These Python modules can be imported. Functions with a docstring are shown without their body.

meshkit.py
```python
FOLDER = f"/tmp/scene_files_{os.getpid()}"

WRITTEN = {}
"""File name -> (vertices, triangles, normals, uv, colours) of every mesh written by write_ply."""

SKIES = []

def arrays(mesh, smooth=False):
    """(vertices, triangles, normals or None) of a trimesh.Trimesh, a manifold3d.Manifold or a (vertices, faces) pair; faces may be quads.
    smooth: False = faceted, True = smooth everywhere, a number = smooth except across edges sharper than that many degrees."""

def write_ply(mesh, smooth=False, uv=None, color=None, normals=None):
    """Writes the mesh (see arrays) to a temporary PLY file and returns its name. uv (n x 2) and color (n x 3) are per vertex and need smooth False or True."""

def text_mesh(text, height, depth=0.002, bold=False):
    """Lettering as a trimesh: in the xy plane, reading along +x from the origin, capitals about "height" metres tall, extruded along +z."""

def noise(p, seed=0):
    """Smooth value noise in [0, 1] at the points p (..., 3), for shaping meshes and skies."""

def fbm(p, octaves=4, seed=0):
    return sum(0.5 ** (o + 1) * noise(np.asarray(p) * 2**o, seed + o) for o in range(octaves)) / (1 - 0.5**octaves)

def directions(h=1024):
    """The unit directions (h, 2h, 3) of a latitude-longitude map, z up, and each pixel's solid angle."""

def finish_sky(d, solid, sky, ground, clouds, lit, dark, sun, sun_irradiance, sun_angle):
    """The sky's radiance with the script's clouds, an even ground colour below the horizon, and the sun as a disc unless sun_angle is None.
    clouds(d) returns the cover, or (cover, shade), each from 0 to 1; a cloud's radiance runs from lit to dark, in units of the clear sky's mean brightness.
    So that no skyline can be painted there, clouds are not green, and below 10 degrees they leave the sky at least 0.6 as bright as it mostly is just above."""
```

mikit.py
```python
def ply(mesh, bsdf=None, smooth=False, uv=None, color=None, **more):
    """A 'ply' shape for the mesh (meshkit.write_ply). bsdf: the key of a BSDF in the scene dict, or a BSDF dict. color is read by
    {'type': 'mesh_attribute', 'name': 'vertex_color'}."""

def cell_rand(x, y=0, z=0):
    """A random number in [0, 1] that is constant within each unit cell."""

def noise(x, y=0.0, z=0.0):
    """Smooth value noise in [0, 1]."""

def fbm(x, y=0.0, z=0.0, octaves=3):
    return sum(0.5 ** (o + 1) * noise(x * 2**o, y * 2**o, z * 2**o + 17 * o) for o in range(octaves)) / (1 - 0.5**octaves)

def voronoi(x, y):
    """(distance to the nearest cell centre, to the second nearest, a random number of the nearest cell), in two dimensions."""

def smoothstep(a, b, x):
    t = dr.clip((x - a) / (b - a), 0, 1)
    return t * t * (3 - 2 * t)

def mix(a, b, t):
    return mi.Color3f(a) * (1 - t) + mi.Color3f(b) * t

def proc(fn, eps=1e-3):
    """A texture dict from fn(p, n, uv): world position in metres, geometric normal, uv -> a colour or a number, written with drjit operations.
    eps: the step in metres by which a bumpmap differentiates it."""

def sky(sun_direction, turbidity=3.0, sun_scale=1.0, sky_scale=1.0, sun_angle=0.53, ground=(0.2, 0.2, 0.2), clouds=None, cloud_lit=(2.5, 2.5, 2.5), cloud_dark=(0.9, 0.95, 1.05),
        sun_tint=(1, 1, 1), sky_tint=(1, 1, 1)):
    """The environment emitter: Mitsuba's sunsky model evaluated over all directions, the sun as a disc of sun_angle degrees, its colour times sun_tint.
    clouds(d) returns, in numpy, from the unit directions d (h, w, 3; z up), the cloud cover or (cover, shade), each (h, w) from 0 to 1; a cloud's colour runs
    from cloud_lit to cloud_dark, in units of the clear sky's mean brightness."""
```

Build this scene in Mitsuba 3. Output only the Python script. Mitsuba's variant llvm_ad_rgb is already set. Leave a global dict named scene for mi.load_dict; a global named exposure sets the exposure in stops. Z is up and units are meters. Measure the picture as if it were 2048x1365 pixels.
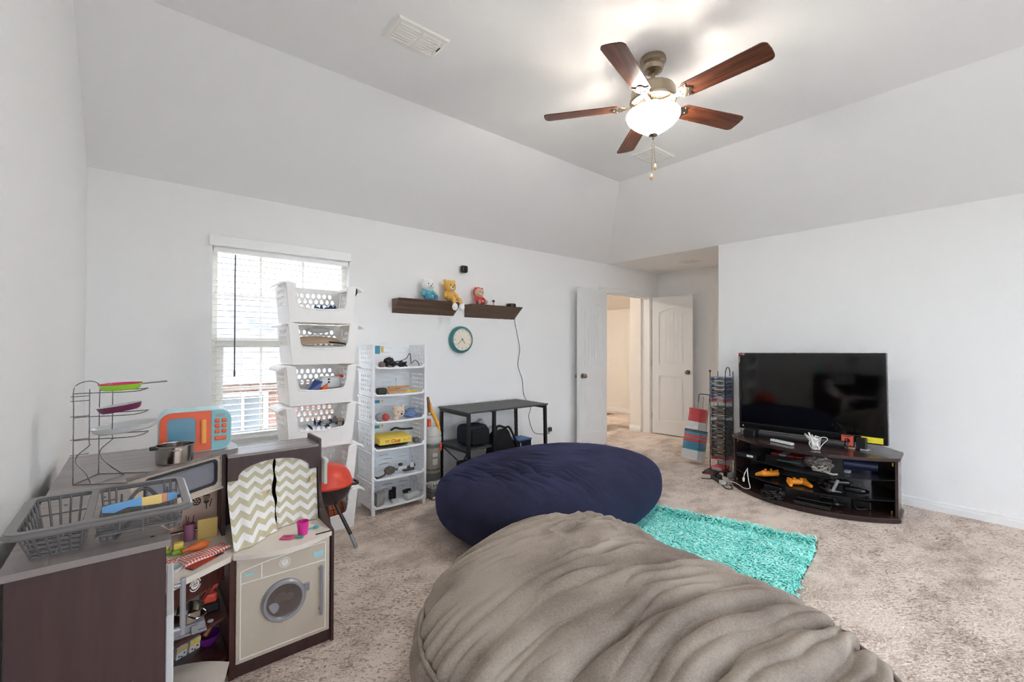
import math, random
import numpy as np, trimesh, drjit as dr, mitsuba as mi
import manifold3d as m3
from shapely.geometry import Polygon, Point, LineString, box as sbox
from shapely import affinity
import mikit, meshkit
from mikit import proc, noise, fbm, smoothstep, mix

T = mi.ScalarTransform4f
scene, labels = {}, {}
rng = random.Random(7)
nrg = np.random.default_rng(7)

# ------------------------------------------------------------------ camera, sky, exposure
CAM_H = 1.32
_y, _p, _r = np.radians([50.08, 0.567, 0.138])
_F = np.array([np.cos(_y) * np.cos(_p), np.sin(_y) * np.cos(_p), np.sin(_p)])
_R0 = np.array([np.sin(_y), -np.cos(_y), 0.0])
_U = -np.sin(_r) * _R0 + np.cos(_r) * np.cross(_R0, _F)
scene['camera'] = {'type': 'perspective', 'fov': math.degrees(2 * math.atan(1024 / 893.0)), 'fov_axis': 'x', 'near_clip': 0.02, 'far_clip': 200.0,
                   'to_world': T().look_at(origin=[0, 0, CAM_H], target=[float(_F[0]), float(_F[1]), CAM_H + float(_F[2])], up=_U.tolist())}
scene['sky'] = mikit.sky([-0.35, -0.6, 0.72], turbidity=4.0, sun_scale=0.0, sky_scale=23.0, ground=(0.45, 0.44, 0.42),
                         clouds=lambda d: np.full(d.shape[:2], 0.93), cloud_lit=(0.90, 0.99, 1.10))
FLIPB = True
BULB, BOWL, HALL = 190.0, 38.0, 110.0
exposure = 0.78

# ------------------------------------------------------------------ materials
def lin(c):
    if isinstance(c, str):
        c = [int(c[i:i + 2], 16) / 255 for i in (1, 3, 5)]
    return [x / 12.92 if x <= 0.04045 else ((x + 0.055) / 1.055) ** 2.4 for x in c]

def mat(name, color=None, rough=0.5, metallic=0.0, tex=None, bump=None, bscale=1.0, **kw):
    b = {'type': 'principled', 'base_color': tex if tex is not None else {'type': 'rgb', 'value': lin(color)}, 'roughness': rough, 'metallic': metallic, **kw}
    if bump is not None:
        b = {'type': 'bumpmap', 'tex': bump, 'scale': bscale, 'bsdf': b}
    scene['mat_' + name] = {'type': 'twosided', 'bsdf': b}
    return 'mat_' + name

def diffuse(name, color=None, tex=None, bump=None, bscale=1.0):
    b = {'type': 'diffuse', 'reflectance': tex if tex is not None else {'type': 'rgb', 'value': lin(color)}}
    if bump is not None:
        b = {'type': 'bumpmap', 'tex': bump, 'scale': bscale, 'bsdf': b}
    scene['mat_' + name] = {'type': 'twosided', 'bsdf': b}
    return 'mat_' + name

def emit(rgb, s=1.0):
    return {'type': 'area', 'radiance': {'type': 'rgb', 'value': [float(x) * s for x in rgb]}}

def rgb3(c):
    return mi.Color3f(*[float(x) for x in lin(c)])

def wood_tex(c1, c2, axis=0, freq=38.0, stretch=2.2):
    a, b = lin(c1), lin(c2)
    def fn(p, n, uv):
        q = [p.x, p.y, p.z]
        w = [q[i] * (stretch if i == axis else freq) for i in range(3)]
        g = fbm(w[0], w[1], w[2], 3)
        f = fbm(w[0] * 2.3 + 5, w[1] * 3.1, w[2] * 3.1 + 9, 2)
        return mix(a, b, smoothstep(0.25, 0.75, 0.65 * g + 0.35 * f))
    return proc(fn)

def grain_uv(c1, c2):
    a, b = lin(c1), lin(c2)
    def fn(p, n, uv):
        g = fbm(uv.x * 5, uv.y * 60, 0.0, 3)
        f = fbm(uv.x * 9 + 3, uv.y * 190, 2.0, 2)
        return mix(a, b, smoothstep(0.3, 0.7, 0.6 * g + 0.4 * f))
    return proc(fn)

def speckle_tex(c1, c2, s=300.0, lo=0.2, hi=0.8, s2=4.0, w2=0.35):
    a, b = lin(c1), lin(c2)
    def fn(p, n, uv):
        return mix(a, b, smoothstep(lo, hi, (1 - w2) * noise(p.x * s, p.y * s, p.z * s) + w2 * fbm(p.x * s2, p.y * s2, p.z * s2, 3)))
    return proc(fn)

scene['mat_pane'] = {'type': 'thindielectric', 'int_ior': 1.5}
WALL = diffuse('wall_paint', (0.932, 0.930, 0.925))
CEIL = diffuse('ceiling_paint', (0.937, 0.937, 0.935))
HALLP = diffuse('hall_paint', (0.91, 0.89, 0.86))
TRIM = mat('trim_white', (0.90, 0.90, 0.895), 0.35)
DOORW = mat('door_white', (0.88, 0.88, 0.875), 0.4)

def _carpet(p, n, uv):
    a, b = p.x * .77 - p.y * .64, p.x * .64 + p.y * .77
    tuft = noise(p.x * 230, p.y * 230, 0.0)
    speck = smoothstep(.60, .86, noise(a * 75, b * 150, 3.0)) * smoothstep(.25, .6, fbm(p.x * 2.2, p.y * 2.2, 9.0, 3))
    # brushed patches: long soft bands where the pile lies the other way
    w = fbm(p.x * 1.6 + 0.8 * p.y, p.y * 5.0 - 1.2 * p.x, 1.0, 4)
    s = fbm(p.x * 9, p.y * 14, 6.0, 3)
    t = 0.26 * tuft + 0.42 * w + 0.32 * s
    return mix(mix(lin((0.70, 0.63, 0.58)), lin((0.90, 0.835, 0.785)), smoothstep(0.28, 0.62, t)), lin((0.40, 0.345, 0.32)), 0.55 * speck)
CARPET = diffuse('carpet', tex=proc(_carpet), bump=proc(lambda p, n, uv: noise(p.x * 150, p.y * 150, 0.0) + 0.6 * noise(p.x * 60, p.y * 60, 4.0), eps=2e-3), bscale=0.006)

# ------------------------------------------------------------------ mesh helpers (all return trimesh)
def tm(m):
    if isinstance(m, m3.Manifold):
        q = m.to_mesh()
        return trimesh.Trimesh(np.array(q.vert_properties[:, :3]), np.array(q.tri_verts), process=False)
    return m

def cat(*ms):
    ms = [tm(m) for m in (ms[0] if len(ms) == 1 and isinstance(ms[0], (list, tuple)) else ms)]
    return trimesh.util.concatenate(ms)

def xf(m, mt):
    m = tm(m).copy(); m.apply_transform(mt); return m

def mv(m, *d):
    m = tm(m).copy(); m.apply_translation(d); return m

def rot(m, ang, axis, at=(0, 0, 0)):
    return xf(m, trimesh.transformations.rotation_matrix(math.radians(ang), axis, at))

def frame(o, x, y, z=None):
    x, y = np.array(x, float), np.array(y, float)
    x = x / np.linalg.norm(x)
    z = np.cross(x, y) if z is None else np.array(z, float)
    z = z / np.linalg.norm(z)
    y = np.cross(z, x)
    M = np.eye(4); M[:3, 0], M[:3, 1], M[:3, 2], M[:3, 3] = x, y, z, o
    return M

def hull(pts):
    m = trimesh.convex.convex_hull(np.array(pts, float))
    return m

def box(x0, x1, y0, y1, z0, z1, b=0.0):
    x0, x1, y0, y1, z0, z1 = min(x0, x1), max(x0, x1), min(y0, y1), max(y0, y1), min(z0, z1), max(z0, z1)
    b = min(b, (x1 - x0) / 2.01, (y1 - y0) / 2.01, (z1 - z0) / 2.01)
    if b <= 0:
        m = trimesh.creation.box((x1 - x0, y1 - y0, z1 - z0)); m.apply_translation(((x0 + x1) / 2, (y0 + y1) / 2, (z0 + z1) / 2)); return m
    pts = []
    for sx, x in ((1, x0), (-1, x1)):
        for sy, y in ((1, y0), (-1, y1)):
            for sz, z in ((1, z0), (-1, z1)):
                pts += [(x, y + sy * b, z + sz * b), (x + sx * b, y, z + sz * b), (x + sx * b, y + sy * b, z)]
    return hull(pts)

def cbox(c, s, b=0.0):
    return box(c[0] - s[0] / 2, c[0] + s[0] / 2, c[1] - s[1] / 2, c[1] + s[1] / 2, c[2] - s[2] / 2, c[2] + s[2] / 2, b)

def rbox(c, s, r, n=12):
    """Box with fully rounded edges."""
    s = np.array(s) / 2 - r
    sp = trimesh.creation.uv_sphere(r, count=[n, 2 * n]).vertices
    return hull(np.vstack([sp + np.array(c) + s * np.array([a, b, d]) for a in (-1, 1) for b in (-1, 1) for d in (-1, 1)]))

def cyl(p0, p1, r0, r1=None, n=20, cap=True):
    r1 = r0 if r1 is None else r1
    p0, p1 = np.array(p0, float), np.array(p1, float)
    z = p1 - p0; z /= np.linalg.norm(z)
    x = np.cross(z, [0, 0, 1] if abs(z[2]) < 0.9 else [1, 0, 0]); x /= np.linalg.norm(x); y = np.cross(z, x)
    a = np.arange(n) * 2 * np.pi / n
    c = np.cos(a)[:, None] * x + np.sin(a)[:, None] * y
    v = np.vstack([p0 + c * r0, p1 + c * r1, [p0], [p1]])
    i = np.arange(n); j = (i + 1) % n
    f = [np.stack([i, j, j + n], 1), np.stack([i, j + n, i + n], 1)]
    if cap:
        f += [np.stack([j, i, i * 0 + 2 * n], 1), np.stack([i + n, j + n, i * 0 + 2 * n + 1], 1)]
    return trimesh.Trimesh(v, np.vstack(f), process=False)

def smooth_path(pts, k=6):
    p = np.array(pts, float)
    if len(p) < 3: return p
    q = np.vstack([2 * p[0] - p[1], p, 2 * p[-1] - p[-2]])
    out = []
    for i in range(1, len(q) - 2):
        for t in np.arange(k) / k:
            a, b, c, d = q[i - 1], q[i], q[i + 1], q[i + 2]
            out.append(0.5 * (2 * b + (c - a) * t + (2 * a - 5 * b + 4 * c - d) * t * t + (3 * b - 3 * c + d - a) * t ** 3))
    return np.array(out + [p[-1]])

def tube(pts, r, n=8, k=6, closed=False):
    p = smooth_path(pts, k) if k > 1 else np.array(pts, float)
    if closed: p = p[:-1] if np.allclose(p[0], p[-1]) else p
    m = len(p)
    t = (np.roll(p, -1, 0) - np.roll(p, 1, 0)) if closed else np.gradient(p, axis=0)
    t /= np.linalg.norm(t, axis=1, keepdims=True) + 1e-12
    nrm = np.cross(t[0], [0, 0, 1] if abs(t[0][2]) < 0.9 else [1, 0, 0]); nrm /= np.linalg.norm(nrm)
    rr = np.broadcast_to(np.asarray(r, float), (m,)) if np.ndim(r) == 0 or len(r) == m else np.interp(np.linspace(0, 1, m), np.linspace(0, 1, len(r)), r)
    a = np.arange(n) * 2 * np.pi / n
    V = []
    for i in range(m):
        nrm = nrm - t[i] * (nrm @ t[i]); nrm /= np.linalg.norm(nrm) + 1e-12
        b = np.cross(t[i], nrm)
        V.append(p[i] + rr[i] * (np.cos(a)[:, None] * nrm + np.sin(a)[:, None] * b))
    V = np.vstack(V); F = []
    i = np.arange(n); j = (i + 1) % n
    for s in range(m if closed else m - 1):
        A, B = s * n, ((s + 1) % m) * n
        F += [np.stack([A + i, A + j, B + j], 1), np.stack([A + i, B + j, B + i], 1)]
    if not closed:
        V = np.vstack([V, p[:1], p[-1:]])
        F += [np.stack([j, i, i * 0 + m * n], 1), np.stack([(m - 1) * n + i, (m - 1) * n + j, i * 0 + m * n + 1], 1)]
    return trimesh.Trimesh(V, np.vstack(F), process=False)

def lathe(prof, c=(0, 0, 0), n=32):
    """Profile [(r, z), ...] turned about the upright axis through c."""
    prof = np.array(prof, float)
    a = np.arange(n) * 2 * np.pi / n
    V = np.stack([prof[:, None, 0] * np.cos(a), prof[:, None, 0] * np.sin(a), np.repeat(prof[:, 1:2], n, 1)], -1).reshape(-1, 3) + np.array(c, float)
    F = []; i = np.arange(n); j = (i + 1) % n
    for s in range(len(prof) - 1):
        F += [np.stack([s * n + i, s * n + j, (s + 1) * n + j], 1), np.stack([s * n + i, (s + 1) * n + j, (s + 1) * n + i], 1)]
    m = trimesh.Trimesh(V, np.vstack(F), process=True, merge_norm=True)
    m.update_faces(m.nondegenerate_faces())
    return m

def prism(poly, z0, z1):
    """Shapely polygon or point list in xy, extruded along z."""
    if not hasattr(poly, 'exterior') and not hasattr(poly, 'geoms'): poly = Polygon(poly)
    out = []
    for g in getattr(poly, 'geoms', [poly]):
        m = trimesh.creation.extrude_polygon(g, z1 - z0, engine='earcut'); m.apply_translation((0, 0, z0)); out.append(m)
    return trimesh.util.concatenate(out)

XZ = np.array([[1, 0, 0, 0], [0, 0, 1, 0], [0, 1, 0, 0], [0, 0, 0, 1.0]])   # (x, y, z) -> (x, z, y): polygons in the xz plane, extruded along y
YZ = np.array([[0, 0, 1, 0], [1, 0, 0, 0], [0, 1, 0, 0], [0, 0, 0, 1.0]])   # polygon (y, z), extruded along x

def xz(poly, y0, y1):
    m = prism(poly, y0, y1); m.apply_transform(XZ); m.invert() if m.is_watertight and m.volume < 0 else None; return m

def yz(poly, x0, x1):
    return xf(prism(poly, x0, x1), YZ)

def ball(c, r, n=3, s=(1, 1, 1)):
    m = trimesh.creation.icosphere(n, 1.0); m.vertices = m.vertices * (np.array(s) * r) + np.array(c); return m

def rrect(x0, x1, z0, z1, r, n=6):
    return sbox(x0 + r, z0 + r, x1 - r, z1 - r).buffer(r, quad_segs=n)

def lumpy(c, r, amp=0.15, s=(1, 1, 1), freq=2.0, seed=0, n=3):
    m = trimesh.creation.icosphere(n, 1.0)
    d = meshkit.fbm(m.vertices * freq + seed * 7.3, 3, seed)
    m.vertices = m.vertices * (1 + amp * (d[:, None] - 0.5) * 2) * (np.array(s) * r) + np.array(c)
    return m

def grid_mesh(P, closed_u=False, closed_v=False):
    a, b = P.shape[:2]
    i, j = np.meshgrid(np.arange(a if closed_u else a - 1), np.arange(b if closed_v else b - 1), indexing='ij')
    i, j = i.ravel(), j.ravel(); i2, j2 = (i + 1) % a, (j + 1) % b
    f = np.vstack([np.stack([i * b + j, i2 * b + j, i2 * b + j2], 1), np.stack([i * b + j, i2 * b + j2, i * b + j2], 1)])
    return trimesh.Trimesh(P.reshape(-1, 3), f, process=False)

def sheet(P, th):
    """A grid of points as a thin closed sheet."""
    m = grid_mesh(P)
    n = m.vertex_normals
    a, b = P.shape[:2]
    N = len(m.vertices)
    ring = [*range(0, b), *[i * b + b - 1 for i in range(1, a)], *[(a - 1) * b + j for j in range(b - 2, -1, -1)], *[i * b for i in range(a - 2, 0, -1)]]
    r = np.array(ring); r2 = np.roll(r, -1)
    f = np.vstack([m.faces, m.faces[:, ::-1] + N, np.stack([r, r2 + N, r2], 1), np.stack([r, r + N, r2 + N], 1)])
    return trimesh.Trimesh(np.vstack([m.vertices, m.vertices - n * th]), f, process=False)

# ------------------------------------------------------------------ scene entries
_used = set()
def _free(name):
    k, n = name, 0
    while k in _used:
        n += 1; k = f'{name}_{n:03d}'
    _used.add(k)
    return k

def thing(name, label, category, group=None):
    k = _free(name)
    labels[k] = {'label': label, 'category': category}
    if group: labels[k]['group'] = group
    return k

def part(parent, name, mesh, m, smooth=30, label=None, **kw):
    k = _free(parent + '__' + name)
    scene[k] = dict(mesh) if isinstance(mesh, dict) else mikit.ply(tm(mesh), m, smooth=smooth, **kw)
    if isinstance(mesh, dict) and kw: scene[k].update(kw)
    if label: labels[k] = {'label': label}
    return k

def solo(name, mesh, m, label, category, group=None, smooth=30, **kw):
    k = thing(name, label, category, group)
    scene[k] = dict(mesh) if isinstance(mesh, dict) else mikit.ply(tm(mesh), m, smooth=smooth, **kw)
    if isinstance(mesh, dict) and kw: scene[k].update(kw)
    return k

def struct(name, mesh, m, smooth=False, label=None):
    k = _free(name)
    if mesh is not None: scene[k] = mikit.ply(tm(mesh), m, smooth=smooth)
    labels[k] = {'kind': 'structure'}
    if label: labels[k]['label'] = label
    return k

def cut(a, *bs):
    def man(t):
        t = tm(t); t = trimesh.Trimesh(t.vertices, t.faces, process=True)
        return m3.Manifold(m3.Mesh(np.asarray(t.vertices, np.float32), np.asarray(t.faces, np.uint32)))
    r = man(a)
    for b in bs: r = r - man(b)
    return tm(r)

# ================================================================== room shell
XL, XR, YB, YN = -0.254, 4.92, 3.85, -3.0         # left wall, television wall, window wall, wall behind the camera
ZC, ZW = 3.05, 2.435                              # flat ceiling, top of the side walls
XF, YF = 3.885, 2.88                              # folds of the sloped ceiling
XA = 6.17                                         # end wall of the entry alcove
WX0, WX1, WZ0, WZ1 = 0.405, 1.39, 0.575, 2.05     # window opening
DX0, DX1, DZ = 4.79, 5.96, 2.06                   # double door opening

struct('floor', box(XL - .1, 8.6, YN - .1, 7.6, -0.1, 0.0), CARPET, label='beige cut pile carpet floor')
UNSEEN_LWIN = (-2.80, -0.40)  # unseen opening in the left wall, placed to light the room
struct('wall_left', cut(box(XL - .12, XL, YN, YB + .14, 0, ZC + .02), box(XL - .3, XL + .1, *UNSEEN_LWIN, .35, 2.60)), WALL, label='white left wall running up to the flat ceiling')
struct('wall_back', cut(box(XL - .12, XA + .12, YB, YB + .14, 0, ZW + .05), box(WX0, WX1, YB - .1, YB + .3, WZ0, WZ1), box(DX0, DX1, YB - .1, YB + .3, -0.1, DZ)), WALL,
       label='white wall with the window and the double door')
struct('wall_right', box(XR, XR + .12, YN, 2.32, 0, ZW + .05), WALL, label='white wall behind the television')
struct('wall_alcove', box(XA, XA + .12, 1.5, YB, 0, ZW + .05), WALL, label='white end wall of the door alcove')
struct('wall_alcove_near', box(XR + .12, XA, 1.5, 1.62, 0, ZW + .05), WALL)
UNSEEN_NWIN = [(-0.10, 1.50), (1.60, 3.20), (3.30, 4.25)]  # unseen openings behind the camera, placed and sized to light the room
near = box(XL, XR, YN - .12, YN, 0, ZC + .02)  # out of view, set well back so the window light spreads evenly
struct('wall_near', cut(near, *[box(a, b, YN - .3, YN + .1, 0.35, 2.65) for a, b in UNSEEN_NWIN]), WALL)
for i, (a, b) in enumerate(UNSEEN_NWIN):
    w = struct(f'window_{i + 2}', None, None)  # unseen window behind the camera, lets sky light into the room
    part(w, 'frame', cut(box(a, b, YN - .09, YN - .03, 0.35, 2.65), box(a + .04, b - .04, YN - .2, YN + .1, 0.39, 2.61)), TRIM)
    scene[_free(w + '__pane')] = mikit.ply(grid_mesh(np.array([[(a + .04, YN - .06, .39), (b - .04, YN - .06, .39)], [(a + .04, YN - .06, 2.61), (b - .04, YN - .06, 2.61)]])), 'mat_pane')
    part(w, 'meeting_rail', box(a + .04, b - .04, YN - .08, YN - .04, 1.38, 1.42), TRIM)

w = struct('window_4', None, None)  # unseen left wall window, out of view, lights the kitchen side
part(w, 'frame', cut(box(XL - .09, XL - .03, *UNSEEN_LWIN, .35, 2.60), box(XL - .2, XL + .1, UNSEEN_LWIN[0] + .04, UNSEEN_LWIN[1] - .04, .39, 2.56)), TRIM)
scene[_free(w + '__pane')] = mikit.ply(grid_mesh(np.array([[(XL - .06, UNSEEN_LWIN[0] + .04, .39), (XL - .06, UNSEEN_LWIN[1] - .04, .39)], [(XL - .06, UNSEEN_LWIN[0] + .04, 2.56), (XL - .06, UNSEEN_LWIN[1] - .04, 2.56)]])), 'mat_pane')
part(w, 'meeting_rail', box(XL - .08, XL - .04, UNSEEN_LWIN[0] + .04, UNSEEN_LWIN[1] - .04, 1.43, 1.47), TRIM)

# ceiling: flat tray, two slopes that meet in a hip, low soffit over the alcove
c = struct('ceiling', box(XL, XF, YN, YF, ZC, ZC + .08), CEIL, label='flat white ceiling')
def slab(pts, up=.08):
    p = np.array(pts, float)
    return hull(np.vstack([p, p + [0, 0, up]]))
part(c, 'slope', slab([(XL, YF, ZC), (XF, YF, ZC), (XR, YB, ZW), (XL, YB, ZW)]), CEIL, False, 'sloped ceiling above the window wall')
part(c, 'slope', slab([(XF, YN, ZC), (XF, YF, ZC), (XR, YB, ZW), (XR, YN, ZW)]), CEIL, False, 'sloped ceiling above the television wall')
part(c, 'soffit', box(XR, XA, 1.5, YB, ZW, ZW + .08), CEIL, False, 'low flat ceiling of the door alcove')

# baseboards with a stepped top
def base_prof(): return [(0, 0), (0.015, 0), (0.015, 0.048), (0.011, 0.053), (0.011, 0.070), (0.005, 0.080), (0, 0.082)]
def baseboard(name, p0, p1, inward, m=TRIM):
    p0, p1 = np.array([*p0, 0.0]), np.array([*p1, 0.0])
    L = np.linalg.norm(p1 - p0)
    mesh = prism(base_prof(), 0, L)
    d = (p1 - p0) / L; n = np.array([*inward, 0.0])
    M = np.eye(4); M[:3, 0], M[:3, 1], M[:3, 2], M[:3, 3] = n, [0, 0, 1], d, p0
    mesh.apply_transform(M)
    if np.linalg.det(M[:3, :3]) < 0: mesh.invert()
    return struct(name, mesh, m, 20)
baseboard('baseboard_left', (XL, YN), (XL, YB), (1, 0))
baseboard('baseboard_back', (XL, YB), (DX0 - .06, YB), (0, -1))
baseboard('baseboard_right', (XR, YN), (XR, 2.32), (-1, 0))
baseboard('baseboard_alcove', (XA, 1.62), (XA, YB), (-1, 0))

# door casing and jambs
tr = struct('trim_1', None, None, label='white casing round the double door')
def casing(x0, x1, z0, z1): return box(x0, x1, YB - .016, YB, z0, z1, .004)
part(tr, 'casing', casing(DX0 - .058, DX0 + .004, 0, DZ + .058), TRIM)
part(tr, 'casing', casing(DX1 - .004, DX1 + .058, 0, DZ + .058), TRIM)
part(tr, 'casing', casing(DX0 - .004, DX1 + .004, DZ - .004, DZ + .058), TRIM)
part(tr, 'jamb', box(DX0, DX0 + .018, YB, YB + .14, 0, DZ), TRIM)
part(tr, 'jamb', box(DX1 - .018, DX1, YB, YB + .14, 0, DZ), TRIM)
part(tr, 'jamb', box(DX0 + .018, DX1 - .018, YB, YB + .14, DZ - .018, DZ), TRIM)
part(tr, 'door_stop', box(DX0 + .018, DX1 - .018, YB + .045, YB + .056, DZ - .03, DZ - .018), TRIM)

KNOB = mat('nickel', (0.55, 0.52, 0.49), 0.28, 1.0)
def door_leaf(L, H=2.035, t=.035):
    """Leaf in the xz plane: arched plank panel above, rectangular panel below, both sides."""
    m = m3.Manifold.cube([L, t, H])
    a, b = .105, L - .105
    arch = [(a, 1.02), (b, 1.02), (b, 1.80)] + [(b + (a - b) * k / 16, 1.80 + .055 * math.sin(math.pi * k / 16)) for k in range(1, 16)] + [(a, 1.80)]
    lowp = [(a, .20), (b, .20), (b, .86), (a, .86)]
    extra = []
    for pts in (arch, lowp):
        pg = Polygon(pts)
        for side in (0, 1):
            y0, y1 = (-.01, .009) if side == 0 else (t - .009, t + .01)
            cutm = xz(pg, y0, y1)
            m = m - m3.Manifold(m3.Mesh(np.asarray(trimesh.Trimesh(cutm.vertices, cutm.faces, process=True).vertices, np.float32), np.asarray(trimesh.Trimesh(cutm.vertices, cutm.faces, process=True).faces, np.uint32)))
            inner = pg.buffer(-.028, join_style=2); top = pg.buffer(-.045, join_style=2)
            planks = [top.intersection(sbox(a + .045 + k * (b - a - .09) / 5 + .0025, 0, a + .045 + (k + 1) * (b - a - .09) / 5 - .0025, 3)) for k in range(5)] if pts is arch else [top]
            base = (.0085, .006) if side == 0 else (t - .006, t - .0085)
            extra.append(xz(inner, min(base), max(base)))
            f = (.006, .0025) if side == 0 else (t - .0025, t - .006)
            extra += [xz(q, min(f), max(f)) for q in planks if not q.is_empty]
    return cat(tm(m), *extra)

def make_door(name, hinge, ang, L, label, flip):
    d = struct(name, None, None, label=label)
    M = trimesh.transformations.rotation_matrix(math.radians(ang), [0, 0, 1]); M[:3, 3] = [hinge[0], hinge[1], .012]
    part(d, 'leaf', xf(door_leaf(L), M), DOORW, 25)
    for s in (-1, 1):
        y = 0.0175 + s * .0175
        k = cat(cyl((L - .065, y, .93), (L - .065, y + s * .006, .93), .032, n=24), cyl((L - .065, y, .93), (L - .065, y + s * .035, .93), .010, n=14), ball((L - .065, y + s * .048, .93), .027, 3, (1, .8, 1)))
        part(d, 'knob', xf(k, M), KNOB, 40)
    for z in (.25, 1.05, 1.82):
        part(d, 'hinge', xf(cyl((-.004, .004, z - .045), (-.004, .004, z + .045), .006, n=10), M), KNOB, 40)
    return d
make_door('door_1', (4.80, 3.80), 180 - (-7), .645, 'left white panel door leaf folded back towards the window wall', 1)
make_door('door_2', (5.955, 3.815), -83, .605, 'right white panel door leaf standing open in the alcove', -1)

# hall behind the double door
struct('wall_hall_return', box(5.92, 6.02, YB + .14, 4.19, 0, 2.435), HALLP)
struct('wall_hall_far', box(7.36, 7.48, 4.0, 7.5, 0, 2.6), HALLP)
struct('wall_hall_end', box(3.2, 7.4, 7.4, 7.52, 0, 2.6), HALLP)
struct('wall_hall_left', box(3.2, 3.32, YB + .14, 7.4, 0, 2.6), HALLP)
struct('wall_hall_near', box(6.02, 7.4, 4.06, 4.18, 0, 2.6), HALLP)
hc = struct('ceiling_hall', box(3.2, 6.3, YB + .14, 7.5, 2.44, 2.52), HALLP)
part(hc, 'slope', slab([(6.3, 4.0, 2.44), (6.3, 7.5, 2.44), (7.42, 7.5, 2.02), (7.42, 4.0, 2.02)]), HALLP, False, 'sloped hall ceiling')
baseboard('baseboard_hall_far', (7.36, 4.2), (7.36, 7.4), (-1, 0))
baseboard('baseboard_hall_return', (5.92, YB + .14), (5.92, 4.19), (-1, 0))
scene['unseen_hall_lamp'] = mikit.ply(lathe([(0.001, 0), (.08, .004), (.13, .03), (.15, .07)], (5.0, 5.4, 2.368), 24), TRIM, smooth=True, emitter=emit((1.0, .935, .85), HALL))  # out of view, placed to light the hall warmly
labels['unseen_hall_lamp'] = {'label': 'unseen round lamp on the hall ceiling that lights the hall', 'category': 'lamp'}

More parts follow.
